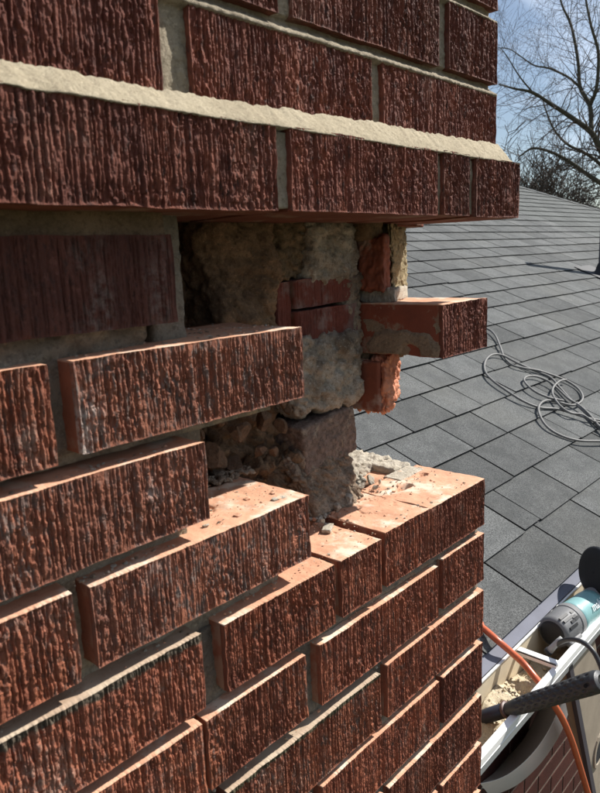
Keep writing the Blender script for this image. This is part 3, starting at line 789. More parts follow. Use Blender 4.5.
def upf(X, Z):
    y = np.full_like(X, UY + .0062)
    for zt in (.405, .4715):
        t = (Z - zt) / .0105                       # 0 foot of the bed joint, 1 its top
        y = np.where((t > -.1) & (t < 1.1), UY + .0002 + .0098 * np.clip(t * 1.5 - .15, 0, 1) ** .9, y)
    return y + .0010 * fbm(X * 90, 0, Z * 90, 67, 3) + .0008 * fbm(X * 350, 0, Z * 350, 68, 2)
mortar_sheet('mortar', -.75, -.0015, .335, .60, upf, [M_MORT], res=.0016)
mortar_sheet('mortar', -.75, .018, .287, .336, lambda X, Z: CY + .006 + .0012 * fbm(X * 90, 0, Z * 90, 69, 3), [M_MORT], res=.0016, back=.085)
# pale mortar wash on top of the projecting course
nx, nt_ = 420, 26
X, T = np.meshgrid(np.linspace(-.75, .0205, nx + 1), np.linspace(0, 1, nt_ + 1), indexing='ij')
front = CY + .0008 + .0010 * fbm(X * 70, 1, 0, 70, 3); zf = .3380 + .0007 * fbm(X * 50, 2, 0, 71, 3)
WZT = lambda X: np.interp(X, [-.75, -.4, -.2, 0, .03], [.3525, .3530, .3565, .3580, .3580])
endf = np.clip((X + .000) / .0205, 0, 1)
ztop = (WZT(X) + .0016 * fbm(X * 45, 3, 0, 72, 3) + .0009 * fbm(X * 260, 8, 0, 76, 2)) * (1 - endf) + .3395 * endf
yb = UY - .0012 + .0007 * fbm(X * 120, 4, 0, 73, 2)
yb = yb * (1 - endf) + .012 * endf
Yw = front + (yb - front) * T ** 1.05
Zw = zf + (ztop - zf) * (T ** .85) + .0007 * fbm(X * 160, T * 6, 0, 74, 3) * np.sin(np.pi * np.clip(T, 0, 1)) + .0003 * vn(X * 500, T * 16, 0, 75)
V = np.stack([X, Yw, Zw + 3.3], -1).reshape(-1, 3); idx = np.arange(len(V)).reshape(nx + 1, nt_ + 1)
F = np.stack([idx[:-1, :-1], idx[1:, :-1], idx[1:, 1:], idx[:-1, 1:]], -1).reshape(-1, 4)
per = np.concatenate([idx[:-1, 0], idx[-1, :-1], idx[:0:-1, -1], idx[0, :0:-1]]); nb = len(V)
Vb = V.copy(); Vb[:, 1] = .03; Vb[:, 2] = 3.3 + .334
wash = link('mortar_wash', np_mesh('mortar_wash', np.concatenate([V, Vb]), np.concatenate([F, np.stack([np.roll(per, -1), per, per + nb, np.roll(per, -1) + nb], -1), F[:, ::-1] + nb]), [M_WASH]), chim)
wash['label'] = 'cream sloping mortar band on the projecting brick course'
# pale mortar on the right-hand side of the wash
rough_box('mortar_wash', 0.001, .019, .010, .58, 3.3 + .334, 3.3 + .352, [M_WASH], .004, .001, 60, 3, .6, chim)

# --- inner masses laid bare by the missing bricks
K = 3.3
def rbx(name, x0, x1, y0, y1, z0, z1, mat, label=None, **kw):
    o = rough_box(name, x0, x1, y0, y1, z0 + K, z1 + K, [mat], parent=chim, **kw)
    if label: o['label'] = label
    return o
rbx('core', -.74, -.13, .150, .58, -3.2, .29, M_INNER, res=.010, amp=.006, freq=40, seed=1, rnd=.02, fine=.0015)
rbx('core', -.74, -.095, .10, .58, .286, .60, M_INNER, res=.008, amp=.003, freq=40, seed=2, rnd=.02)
rbx('core', -.74, -.006, .000, .58, .595, .944, M_MORT, res=.02, amp=.0015, freq=40, seed=27, rnd=.01)
rbx('core', -.74, -.012, .088, .58, -3.2, -.02, M_INNG, res=.02, amp=.002, freq=40, seed=2, rnd=.01)
rbx('core', -.74, .010, .07, .58, .30, .334, M_MORT, res=.02, amp=.001, freq=40, seed=2, rnd=.02)
rbx('mortar', -.74, -.40, .088, .17, -.01, .29, M_INNG, res=.005, amp=.003, freq=50, seed=3, rnd=.04)
rbx('mortar', -.412, -.383, .030, .14, .198, .292, M_MORTG, label='grey mortar end standing beside the dark brick', res=.0026, amp=.002, freq=80, seed=4, rnd=.3, fine=.0006)
rbx('mortar', -.4005, -.375, .034, .13, .066, .146, M_MORTG, res=.0026, amp=.0015, freq=80, seed=5, rnd=.3, fine=.0005)
def skew_col(P):
    z = P[:, 2] - K
    t = np.clip((.288 - z) / .09, 0, 1)
    P[:, 0] += (-.010 * (1 - t)) * (P[:, 0] < -.25)
    P[:, 1] += .010 * np.sin(z * 90 + P[:, 0] * 50) * .5
    return P
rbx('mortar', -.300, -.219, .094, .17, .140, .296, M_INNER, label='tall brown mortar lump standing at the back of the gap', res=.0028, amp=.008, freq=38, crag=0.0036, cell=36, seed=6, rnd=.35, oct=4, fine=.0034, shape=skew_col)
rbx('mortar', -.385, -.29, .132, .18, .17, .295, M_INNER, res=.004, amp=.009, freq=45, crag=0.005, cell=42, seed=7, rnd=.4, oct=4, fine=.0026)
# back brick pair (ribbed, old)
old = [M_BRMASS, M_BRMASS]
fb_(-.2130, -.1955, .2310, y=.106, h=.056, d=.06, mats=old, amp=.002, straight=.8, rx=.0009)
fb_(-.1935, -.0990, .2325, y=.100, h=.0275, d=.06, mats=old, amp=.0020, straight=.85, rx=.0009, chip=.004, label='dark red inner brick split lengthwise, upper half', rot=(0, rad(-2), 0))
fb_(-.1945, -.1010, .2025, y=.098, h=.0290, d=.06, mats=old, amp=.0020, straight=.85, rx=.0009, chip=.004, label='dark red inner brick split lengthwise, lower half', rot=(0, rad(-1), 0))
rbx('mortar', -.176, -.096, .096, .16, .226, .292, M_PALEG, label='pale grey mortar above the split inner brick', res=.0026, amp=.006, freq=50, crag=0.0032, cell=45, seed=8, rnd=.35, oct=4, fine=.0026)
rbx('mortar', -.216, -.150, .104, .16, .232, .296, M_MOSS, res=.0026, amp=.007, freq=45, crag=0.0042, cell=48, seed=9, rnd=.35, oct=4, fine=.0026)
rbx('mortar', -.100, -.072, .084, .15, .268, .292, M_MOSS, res=.0026, amp=.004, freq=70, seed=19, rnd=.4, fine=.0012)
rbx('mortar', -.206, -.098, .092, .17, .096, .181, M_PALEG, label='rough grey mortar bulge below the split inner brick', res=.0026, amp=.009, freq=36, crag=0.0036, cell=34, seed=10, rnd=.45, oct=4, fine=.0030)
rbx('mortar', -.120, -.090, .100, .16, .115, .235, M_INNG, res=.0026, amp=.005, freq=60, crag=0.004, cell=80, seed=11, rnd=.4, fine=.0012)
# grey brick, tilted
n = NM('grey_brick'); n.col(n.mix(n.mul(n.ramp(n.noise(45, 6, .75), .52, .62), .7), n.mix(n.ramp(n.noise(240, 4, .7), .4, .62), (.25, .18, .145), (.13, .095, .075)), (.40, .33, .25))).rough(.9, .2); n.bumps(n.noise(420, 5, .8), 1.0, .0018); n.bumps(n.noise(90, 4, .6), .5, .003)
o = rough_box('brick', 0, .088, 0, .06, -.052, 0, [n.m], .0016, .0020, 70, 12, .12, chim, 4, .0010, loc=CH(-.2030, .092, .0895), rot=(0, rad(-5), rad(2)))
o['label'] = 'smooth grey-brown brick jammed askew in the mortar'
def foot(P):
    z = P[:, 2] - K; t = np.clip((.06 - z) / .06, 0, 1)
    P[:, 1] -= .022 * t ** 1.5 * (P[:, 1] < .12); P[:, 0] += .0 * t
    return P
rbx('mortar', -.212, -.124, .096, .17, -.006, .062, M_INNG, label='mortar foot under the tilted grey brick', res=.0018, amp=.006, freq=50, crag=0.0042, cell=70, seed=13, rnd=.35, oct=4, fine=.0028, shape=foot)
rbx('mortar', -.30, -.195, .104, .17, -.006, .060, M_INNER, res=.0026, amp=.008, freq=45, crag=0.009, cell=62, seed=14, rnd=.35, oct=4, fine=.0030)
rbx('mortar', -.30, -.20, .122, .18, .05, .15, M_INNER, res=.004, amp=.008, freq=45, crag=0.01, cell=55, seed=15, rnd=.35, oct=4, fine=.0030)
# brown rubble lumps under the long bricks
rs = np.random.RandomState(21)
M_RUB = mortar_mat('rubble', (.26, .155, .095), (.18, .115, .072), (.08, .053, .036), 2.2, .5, 1.2)
lm = [pebble_mesh('mortar_lump', 1, 30 + s, [M_RUB], 4, .22) for s in range(5)]
for (x, y, z, r) in [(-.335, .105, .128, .013), (-.300, .100, .118, .015), (-.268, .100, .128, .012), (-.240, .098, .135, .011), (-.222, .098, .118, .010),
                     (-.345, .108, .098, .014), (-.310, .098, .085, .016), (-.275, .100, .100, .013), (-.248, .098, .108, .012), (-.226, .100, .095, .012),
                     (-.34, .110, .075, .013), (-.285, .098, .070, .014), (-.255, .100, .078, .013), (-.355, .105, .082, .010), (-.232, .104, .072, .012),
                     (-.212, .100, .108, .009), (-.205, .096, .130, .010), (-.325, .100, .110, .010), (-.290, .094, .105, .009), (-.36, .106, .12, .012)]:
    o = link('mortar_lump', lm[rs.randint(5)], chim, loc=CH(x, y, z), rot=tuple(rs.uniform(0, 6, 3))); r *= rs.uniform(.45, .85); o.scale = (r, r * rs.uniform(.6, 1), r * rs.uniform(.6, 1.1))
# pale crumbs at the foot, in the sun
lp = [pebble_mesh('mortar_lump', 1, 50 + s, [M_PALE], 3, .28) for s in range(4)]
for (u, v, r) in [(352, 478, .0062), (362, 486, .0050), (370, 479, .0058), (376, 487, .0035), (347, 500, .0065),
                  (337, 508, .0045), (380, 482, .0030), (322, 520, .0030)]:
    p = onZ(u, v, .004)
    o = link('mortar_lump', lp[rs.randint(4)], chim, loc=CH(*p), rot=tuple(rs.uniform(0, 6, 3))); o.scale = (r * 1.25, r, r * .75)
rbx('mortar', -.128, -.078, .112, .19, -.012, .006, M_PALE, res=.0018, amp=.005, freq=110, crag=0.004, cell=150, seed=22, rnd=.6, fine=.0018)
# white mortar bed on the side brick of the ledge
rbx('mortar', -.090, -.004, .128, .31, -.008, .0065, M_PALE, label='white mortar bed along the right side of the ledge', res=.0022, amp=.0030, freq=95, crag=0.002, cell=110, seed=23, rnd=.55, fine=.0012)
rbx('mortar', -.040, -.006, .097, .135, -.006, .0045, M_PALE, res=.0018, amp=.0028, freq=130, seed=24, rnd=.6, fine=.0010)
# thin white skim on the corner brick
rbx('mortar', -.062, -.010, .074, .098, -.006, .0012, M_PALE, res=.0012, amp=.0008, freq=160, seed=25, rnd=.5)
# flat chip lying on the ledge
p = onZ(367, 537, 0)
o = rough_box('mortar_lump', -.009, .009, -.0045, .0045, 0, .0035, [M_PALE], .001, .0008, 200, 26, .4, chim, loc=CH(-.213, .055, -.0035), rot=(0, 0, .5))

# fine grit on the bared brick tops, in the joints and at the foot of the cavity
m_ = MB(); rs = np.random.RandomState(91)
gb = [pebble_mesh('grain', 1, 70 + s, [M_PALE], 1, .6) for s in range(5)]
def grain(x, y, z, r, mt):
    b0 = gb[rs.randint(5)]; a = rs.uniform(0, 6.28); ca, sa = math.cos(a), math.sin(a); e1, e2 = rs.uniform(.6, 1.3, 2)
    m_.add([(x + r * e1 * (ca * v.co.x - sa * v.co.y), y + r * e2 * (sa * v.co.x + ca * v.co.y), z + K + r * v.co.z * .8) for v in b0.vertices], [tuple(p.vertices) for p in b0.polygons], mt)
for _ in range(420):
    x = rs.uniform(-.25, -.005); y = .1 - abs(rs.normal(0, .030)); r_ = rs.choice([.0004, .0007, .0012, .002], p=[.45, .33, .16, .06])
    if y > .004: grain(x, y, .0003, r_, rs.randint(3))
for _ in range(70):
    x = rs.uniform(-.215, -.12); t_y = .070 + (x + .205) * .42; grain(x + rs.normal(0, .003), t_y + rs.uniform(-.008, .014), .001, rs.uniform(.0008, .0034), rs.randint(2))
for _ in range(260):
    grain(rs.uniform(-.39, -.30), rs.uniform(.012, .10), .0672, rs.choice([.0004, .0007, .0012, .0028], p=[.5, .3, .15, .05]), rs.randint(3))
for _ in range(200): grain(rs.uniform(-.38, -.28), rs.uniform(.080, .108), .0690, rs.uniform(.001, .0038), 2)
for _ in range(260): grain(rs.uniform(-.48, -.30), rs.uniform(.012, .088), .2022, rs.uniform(.0004, .0018), rs.randint(3))
for zt in (0, -.0685, -.136, -.2035, .0675, .1345, -.271):
    for _ in range(110):
        x = rs.uniform(-.60, -.42 if zt > .01 else -.01); grain(x, rs.uniform(.007, .017), zt, rs.choice([.0005, .0009, .0016], p=[.5, .35, .15]), rs.randint(3))
gr_o = m_.build('mortar_grit', [M_PALE, M_CLAY, M_INNG], chim); gr_o['kind'] = 'stuff'

# projecting side brick (its ribbed end faces the front, its smooth side the gap)
n = NM('smooth_brick_side')
c = n.mix(n.ramp(n.noise(30, 5, .6), .4, .7), (.25, .075, .045), (.19, .06, .04))
c = n.mix(n.mul(n.ramp(n.noise(19, 9, .66), .53, .57), .85), c, n.mix(n.ramp(n.noise(90, 4, .6), .4, .6), (.34, .25, .18), (.25, .17, .12)))
n.col(c).rough(.85, .2); n.bumps(n.noise(400, 5, .7), .4, .0008); n.bumps(n.noise(60, 4, .6), .4, .003)
M_SMO = n.m
me = ribbed_mesh('brick', .0915, .0530, .194, 777, .0008, .0010, [M_RED, M_CLAY, M_SMO], ylev=LEV(40, .194), amp=.0034, pitch=.0040, straight=.6)
mi = np.zeros(len(me.polygons), np.int32); me.polygons.foreach_get('material_index', mi)
nr = np.zeros(len(me.polygons) * 3, np.float32); me.polygons.foreach_get('normal', nr); nr = nr.reshape(-1, 3)
o = link('brick', me, chim, loc=CH(-.0910, 0, .2030)); o['label'] = 'brick jutting out alone at the corner, ribbed end in the sun'
def patch_shape(P):
    y, z = P[:, 1], P[:, 2] - K
    q = ((y - .050) / .046) ** 2 + ((z - .158) / .019) ** 2 + .35 * fbm(y * 90, 0, z * 90, 5, 3)
    P[:, 0] += .0022 * np.clip((q - .75) * 3, 0, 1); h = ((y - .040) / .014) ** 2 + ((z - .152) / .010) ** 2 + .3 * fbm(y * 150, 2, z * 150, 6, 2)
    P[:, 0] += .0022 * np.clip((1.1 - h) * 3, 0, 1)
    return P
rough_box('mortar', -.0928, -.0905, .002, .10, .1505 + K, .186 + K, [mortar_mat('patch_mortar', (.40, .31, .22), (.32, .235, .165), (.17, .12, .08), 1.6, .4)], .0013, .0003, 80, 40, .2, chim, 3, .0002, shape=patch_shape)
# row Z side brick, broken end coated with mortar
def wedge(name, mat, y_l, y_r, yb, z0, z1, x0=-.0915, x1=0.0, amp=.003, seed=0, freq=70, fine=.001, label=None, crag=0, cell=80, rnd=.16):
    def sh(P):
        t = (P[:, 0] - x0) / (x1 - x0); fr = y_l + (y_r - y_l) * t
        s = (P[:, 1] - 0) / yb
        P[:, 1] = fr + (yb - fr) * s
        return P
    o = rough_box(name, x0, x1, 0, yb, z0 + K, z1 + K, [mat], .0019, amp, freq, seed, rnd, chim, 3, fine, shape=sh, crag=crag, cell=cell)
    if label: o['label'] = label
    return o
wedge('brick', M_CLAYR, .070, .110, .29, .2165, .272, amp=.002, crag=0.002, cell=60, seed=31, label='red side brick with its broken end to the front, under the corbel')
wedge('mortar', M_PALE, .0665, .103, .20, .203, .2165, x0=-.078, x1=.001, amp=.0035, seed=32, fine=.0015)
def coat(P):
    t = (P[:, 0] + .062) / .064; fr = .080 + (.1045 - .080) * t
    P[:, 1] = fr + P[:, 1] * .25
    return P
rough_box('mortar', -.062, .002, 0, .05, .208 + K, .284 + K, [mortar_mat('ochre_mortar', (.50, .40, .24), (.42, .33, .19), (.20, .15, .09), 2.5, .5, 1.4)], .0014, .0045, 85, 33, .2, chim, 4, .0022, shape=coat, crag=.005, cell=120)
rbx('mortar', -.0915, .001, .112, .29, .268, .288, M_MOSS, res=.003, amp=.003, freq=70, crag=0.003, cell=110, seed=34, rnd=.3, fine=.001)
rbx('mortar', -.088, -.002, .02, .29, .1375, .1505, M_INNG, res=.003, amp=.002, freq=70, seed=35, rnd=.3, fine=.001) if False else None
# row B chip
wedge('brick', M_BROKE, .069, .116, .29, .085, .143, amp=.0035, crag=0.004, cell=100, seed=36, freq=90, fine=.0018, label='broken orange brick stub under the jutting brick')
def coat2(P):
    t = (P[:, 0] + .0925) / .02; P[:, 1] = .074 + P[:, 1]; return P
rough_box('brick_skin', -.0972, -.0900, .076, .29, .0868 + K, .1415 + K, [M_CLAYR], .003, .0006, 60, 37, .3, chim)
rbx('mortar', -.089, -.004, .100, .29, .136, .1500, M_MOSS, res=.0026, amp=.003, freq=80, crag=0.003, cell=110, seed=38, rnd=.4, fine=.001)

# lichen line and pale rims on two top edges
def rim(x0, x1, z, mat, seed, th=.004, y0=-.0006):
    nx = int((x1 - x0) / .0012)
    X, T = np.meshgrid(np.linspace(x0, x1, nx + 1), np.linspace(0, 1, 7), indexing='ij')
    a = T * math.pi * .9 - .35
    r1 = th * (.8 + .5 * fbm(X * 110, 0, 0, seed, 3)); 
    Yr = .0035 - np.cos(a) * (.0035 - y0) * (1 + .25 * vn(X * 260, T * 3, 0, seed + 1)); Zr = z - .0005 + np.sin(a) * r1 * .45 - (T < .01) * r1 * .8
    V = np.stack([X, Yr, Zr + K], -1).reshape(-1, 3); idx = np.arange(len(V)).reshape(nx + 1, 7)
    F = np.stack([idx[:-1, :-1], idx[1:, :-1], idx[1:, 1:], idx[:-1, 1:]], -1).reshape(-1, 4)
    return link('mortar_rim', np_mesh('mortar_rim', V, F, [mat]), chim)
n = NM('lichen_rim'); n.col(n.mix(n.ramp(n.noise(130, 5, .7), .4, .62), (.48, .40, .25), (.09, .085, .05))).rough(.95, .1); n.bumps(n.noise(500, 4, .7), .7, .001)

n = NM('pale_rim'); n.col(n.mix(n.ramp(n.noise(130, 5, .7), .45, .66), (.50, .44, .32), (.22, .18, .11))).rough(.95, .1); n.bumps(n.noise(500, 4, .7), .7, .001)


# ================================================================== THINGS ON THE ROOF AND IN THE GUTTER
# vent pipe
pv = onRoof(602.5, 276)
vp = empty('vent_pipe', tuple(pv)); tag(vp, 'grey plumbing vent pipe standing on the shingles at the right edge', 'pipe')
m_ = MB(); m_.tube([(0, 0, -.05), (0, 0, .86)], .034, 20); m_.build('pipe', [simple('vent_pipe_grey', (.10, .105, .13), .6)], vp, True)
m_ = MB()
sl_ = TR
m_.hexa([(-.17, -.14, -.14 * sl_ + .006), (.17, -.14, -.14 * sl_ + .006), (.17, .16, .16 * sl_ + .006), (-.17, .16, .16 * sl_ + .006),
         (-.17, -.14, -.14 * sl_ + .012), (.17, -.14, -.14 * sl_ + .012), (.17, .16, .16 * sl_ + .012), (-.17, .16, .16 * sl_ + .012)])
m_.tube([(0, 0, .0), (0, 0, .05), (0, 0, .10)], [.085, .055, .038], 20)
m_.build('flashing', [simple('black_flashing', (.012, .012, .014), .7)], vp)

# looped cable lying on the roof
def rz(zx, zy): return onRoof(400 + zx / 3.0, 320 + zy / 3.0, .016)
cabp = [(-260, 70), (-120, 62), (20, 48), (130, 30), (215, 12), (262, 27), (285, 48), (300, 80), (312, 108), (335, 132), (370, 145), (410, 153), (450, 163), (500, 180), (535, 205), (548, 232), (540, 250), (515, 255), (475, 244), (440, 240), (418, 258), (418, 285), (440, 318), (480, 342), (530, 360), (580, 366), (640, 362), (700, 330), (690, 300), (640, 303), (575, 300), (520, 282), (470, 265), (420, 260), (370, 244), (320, 215), (275, 180), (255, 150), (256, 122), (275, 106), (305, 108), (350, 128), (400, 148), (450, 170), (480, 205), (510, 240), (545, 268), (580, 300), (620, 350), (650, 380),
        ]
pts = smooth_curve([rz(*p) + np.array([0, 0, .004 * math.sin(i * 1.3)]) for i, p in enumerate(cabp)], 7)
M_CAB = simple('grey_cable', (.15, .145, .135), .55, .35, 0, .1, 200, .1)
cb = empty('coiled_cable', tuple(rz(450, 220))); tag(cb, 'grey power cable lying in loose loops on the shingles', 'cable')
co = np.array(cb.location)
m_ = MB(); m_.tube([p - co for p in pts], .0048, 8); m_.build('cord', [M_CAB], cb, True)
cab2 = [(372, 182), (385, 173), (410, 174), (445, 188), (475, 212), (505, 240), (540, 262), (570, 290), (600, 325), (640, 345)]
cab3 = [(372, 182), (382, 200), (410, 222), (450, 238), (490, 246)]
cab4 = [(498, 185), (478, 190), (460, 208), (458, 230), (478, 262), (510, 285), (545, 290), (580, 310), (620, 318), (660, 330)]
m_ = MB()
m_.tube([p - co for p in smooth_curve([rz(*p) + np.array([0, 0, .006]) for p in (cab3[::-1] + cab2[1:])], 6)], .0046, 8)
m_.build('cord', [M_CAB], cb, True)
m_ = MB(); m_.tube([p - co for p in smooth_curve([rz(*p) + np.array([0, 0, .009]) for p in cab4], 6)], .0046, 8); m_.build('cord', [M_CAB], cb, True)

# angle grinder lying in the gutter
M_GR = simple('grinder_grey', (.155, .155, .155), .55, .4, 0, .3, 900, .05); M_TEAL = simple('teal_plastic', (.19, .36, .36), .4, .5, 0, .1, 700, .05)
M_BLK = simple('black_rubber', (.012, .012, .013), .55, .45, 0, .2, 800)
M_WTXT = simple('pale_print', (.75, .78, .78), .5)
P0 = at(553, 633, 1.555); P1 = at(611, 588, 1.75)
ax = Vector(P1 - P0).normalized(); base_ = Vector(P0)
gr = empty('angle_grinder', tuple(P0)); gr.rotation_mode = 'QUATERNION'; gr.rotation_quaternion = ax.to_track_quat('X', 'Z')
tag(gr, 'teal and grey angle grinder lying in the gutter', 'power tool')
def lathe(prof, n=36, sq=0, m=0, sy=1.0):
    mb = MB(); V = []; F = []
    for (x, r) in prof:
        for k in range(n):
            a = 2 * math.pi * k / n
            rr = r * (1 + sq * .5 * (abs(math.cos(a) * math.sin(a)) * 2) ** 2)
            V.append((x, rr * math.cos(a) * sy, rr * math.sin(a)))
    for i in range(len(prof) - 1):
        for k in range(n):
            k2 = (k + 1) % n; F.append((i * n + k, (i + 1) * n + k, (i + 1) * n + k2, i * n + k2))
    F.append(tuple(range(n))); F.append(tuple((len(prof) - 1) * n + k for k in range(n))[::-1])
    mb.add(V, F, m); return mb
R0 = .0375
lathe([(-.004, R0 * .80), (.0, R0 * .93), (.008, R0 * 1.0), (.060, R0 * 1.04), (.082, R0 * 1.08), (.084, R0 * 1.0)]).build('tail_housing', [M_GR], gr, True)
lathe([(-.0065, R0 * .60), (-.0045, R0 * .78), (-.002, R0 * .84)]).build('tail_cap', [M_BLK], gr, True)
lathe([(.0835, R0 * 1.02), (.086, R0 * 1.06), (.10, R0 * 1.0), (.17, R0 * .95), (.19, R0 * .9)]).build('body', [M_TEAL], gr, True)
cdir = Vector(CAM) - Vector(P0); inv = gr.rotation_quaternion.inverted(); lc = inv @ cdir; ang0 = math.atan2(lc.z, lc.y)
def onbody(x, dang, r, sx, st, sh, mat, name):
    a = ang0 + dang; mb = MB(); c_ = Vector((x, r * math.cos(a), r * math.sin(a))); rn = Vector((0, math.cos(a), math.sin(a))); tn = Vector((0, -math.sin(a), math.cos(a))); xn = Vector((1, 0, 0))
    vs = []
    for dh in (-sh, sh):
        for i, j in ((-1, -1), (1, -1), (1, 1), (-1, 1)): vs.append(c_ + xn * i * sx + tn * j * st + rn * dh)
    mb.hexa(vs); return mb.build(name, [mat], gr)
for (x, da, lx) in [(.014, -.35, .009), (.018, -.10, .010), (.026, .15, .0045), (.036, .15, .0035), (.020, .40, .009), (.036, -.02, .004), (.046, .12, .003), (.041, -.28, .003)]:
    onbody(x * 1.25 + .004, da, R0 * 1.035, lx * 1.9, .0029, .0014, M_BLK, 'vent_slot')
lathe([(.065, R0 * 1.045), (.0655, R0 * 1.085), (.0685, R0 * 1.09), (.069, R0 * 1.05)]).build('ridge', [M_GR], gr, True)
# switch slider and maker's lettering
mb = MB(); a = ang0 + 1.25
c_ = Vector((.028, 0, 0)); mb.box(.0, .055, -.008, .008, R0 * .9, R0 * 1.25); o = mb.build('rear_hump', [M_GR], gr, bevel=.005); o.rotation_euler = (a - math.pi / 2, 0, 0)
fc = bpy.data.curves.new('lettering', 'FONT'); fc.body = 'makita'; fc.size = .026; fc.extrude = .0006; fc.shear = .25
fo = bpy.data.objects.new('lettering', fc); COL.objects.link(fo); dg = bpy.context.evaluated_depsgraph_get()
me = bpy.data.meshes.new_from_object(fo.evaluated_get(dg)); bpy.data.objects.remove(fo)
me.materials.append(M_WTXT); o = link('lettering', me, gr)
rn = Vector((0, math.cos(ang0 + .25), math.sin(ang0 + .25))); xn = Vector((1, 0, 0)); yn = rn.cross(xn)
o.matrix_local = Matrix(((xn.x, yn.x, rn.x, .124), (xn.y, yn.y, rn.y, rn.y * R0 * 1.03 - yn.y * .008), (xn.z, yn.z, rn.z, rn.z * R0 * 1.03 - yn.z * .008), (0, 0, 0, 1)))
# guard and gear head
mb = lathe([(.19, R0 * .85), (.205, R0 * .9), (.24, R0 * .8), (.25, R0 * .5)]); mb.build('gear_head', [M_GR], gr, True)
# dark wheel/disc beside it
PD = at(597, 571, 1.70)
dk = empty('cutting_wheel', tuple(PD)); dk.rotation_mode = 'QUATERNION'; dk.rotation_quaternion = Vector((.80, -.56, -.22)).to_track_quat('X', 'Z')
tag(dk, 'thick black rubber wheel resting beside the grinder at the roof edge', 'wheel')
lathe([(-.012, .030), (-.012, .054), (-.008, .060), (.008, .060), (.012, .054), (.012, .030)], 48).build('tyre', [M_BLK], dk, True)
lathe([(-.0125, .006), (-.010, .012), (-.009, .031), (.009, .031), (.010, .012), (.0125, .006)], 32).build('hub', [simple('hub_dark', (.012, .012, .013), .7)], dk, True)

# grinder cord with strain relief
M_CORD = simple('black_cord', (.035, .035, .036), .45, .5)
pts = [at(549, 651, 1.50), at(556, 645, 1.495), at(564, 640.5, 1.475), at(574, 639.5, 1.45), at(584, 643, 1.42), at(592, 650, 1.40), at(598, 660, 1.39), at(604, 676, 1.38), at(612, 705, 1.38)]
cd_ = empty('grinder_cord', tuple(pts[0])); tag(cd_, 'black power cord curving over the gutter lip from the grinder', 'cord')
c0 = np.array(pts[0])
m_ = MB(); m_.tube([p - c0 for p in smooth_curve(pts, 7)], .0052, 10); m_.build('cord', [M_CORD], cd_, True)
sr = [at(548.5, 651.5, 1.503), at(553, 647, 1.499), at(558, 641.5, 1.492), at(562, 638, 1.49)]
m_ = MB(); m_.tube([p - c0 for p in sr], [.0085, .0072, .0062, .0055], 12); m_.build('strain_relief', [simple('relief_grey', (.33, .33, .32), .5)], cd_, True)
m_ = MB(); m_.tube([at(547, 652.5, 1.504) - c0, at(549.5, 650.5, 1.50) - c0], .0092, 12); m_.build('plug_end', [M_BLK], cd_, True)

# hammer whose black dimpled grip reaches out over the gutter lip
HA = Vector(onZ(478, 717, -.606)); HBp = Vector(at(602, 680, 1.20))
HA = Vector(at(470, 721, 1.385))
hx = (HBp - HA); HL = hx.length; hx.normalize()
hm = empty('hammer', tuple(HA)); hm.rotation_mode = 'QUATERNION'; hm.rotation_quaternion = hx.to_track_quat('X', 'Z')
tag(hm, 'hammer with a black dimpled rubber grip lying across the gutter', 'hammer')
def grip(L):
    n = 140; xs = np.linspace(0, L, 330); V = []
    t = xs / L
    ry = .89 * np.interp(t, [0, .04, .12, .3, .6, .86, .95, .985, 1], [.0155, .0170, .0205, .0230, .0240, .0262, .0262, .0235, .012])
    rz_ = ry * .80
    A = np.linspace(0, 2 * math.pi, n, endpoint=False)
    XX, AA = np.meshgrid(xs, A, indexing='ij'); d = np.zeros_like(XX)
    for row, a0 in enumerate(np.linspace(0, 2 * math.pi, 14, endpoint=False)):
        for k in range(11):
            xc = L * .18 + k * .0175 + (.00875 if row % 2 else 0)
            if xc > L * .93: continue
            da = np.abs((AA - a0 + math.pi) % (2 * math.pi) - math.pi) * .021
            rr = np.hypot((XX - xc) / 1.5, da)
            d += .0023 * np.exp(-(rr / .0030) ** 4)
    Rr = 1 - d / .021
    V = np.stack([XX, ry[:, None] * Rr * np.cos(AA), rz_[:, None] * Rr * np.sin(AA)], -1)
    # one squarer face
    idx = np.arange(V.shape[0] * n).reshape(V.shape[0], n); V = V.reshape(-1, 3)
    i2 = np.roll(idx, -1, 1)
    F = np.stack([idx[:-1], idx[1:], i2[1:], i2[:-1]], -1).reshape(-1, 4)
    V = np.concatenate([V, [[L + .0008, 0, 0]]]); c = len(V) - 1
    Fc = np.stack([idx[-1], i2[-1], np.full(n, c), np.full(n, c)], -1)
    return V, F, Fc
GL = .215
V, F, Fc = grip(GL); V[:, 0] += HL - GL
me = bpy.data.meshes.new('grip'); me.from_pydata(V.tolist(), [], F[:, ::-1].tolist() + [list(f[:3])[::-1] for f in Fc.tolist()])
M_GRIP = simple('black_grip_rubber', (.034, .034, .034), .45, .5, 0, .25, 900)
me.materials.append(M_GRIP); me.polygons.foreach_set('use_smooth', [True] * len(me.polygons)); link('grip', me, hm)
lathe([(HL - GL - .002, .0148), (HL - GL + .0015, .0172), (HL - GL + .005, .0150)], sy=1.1).build('collar', [simple('copper_line', (.10, .05, .035), .5)], hm, True)
mb = MB()
mb.tube([(-.10, 0, 0), (HL - GL + .004, 0, 0)], [.0125, .0142], 24); mb.build('shaft', [simple('dark_shaft', (.018, .018, .026), .35, .5, 0, .2, 500)], hm, True)
mb = MB(); mb.box(-.125, -.095, -.016, .016, -.055, .06); mb.box(-.13, -.09, -.019, .019, .06, .085); mb.hexa([(-.125, -.015, -.055), (-.095, -.015, -.055), (-.095, .015, -.055), (-.125, .015, -.055), (-.115, -.012, -.13), (-.112, -.012, -.13), (-.112, .012, -.13), (-.115, .012, -.13)])
mb.build('head', [simple('forged_steel', (.25, .25, .26), .35, .5, 1.0, .2, 300)], hm, bevel=.002)
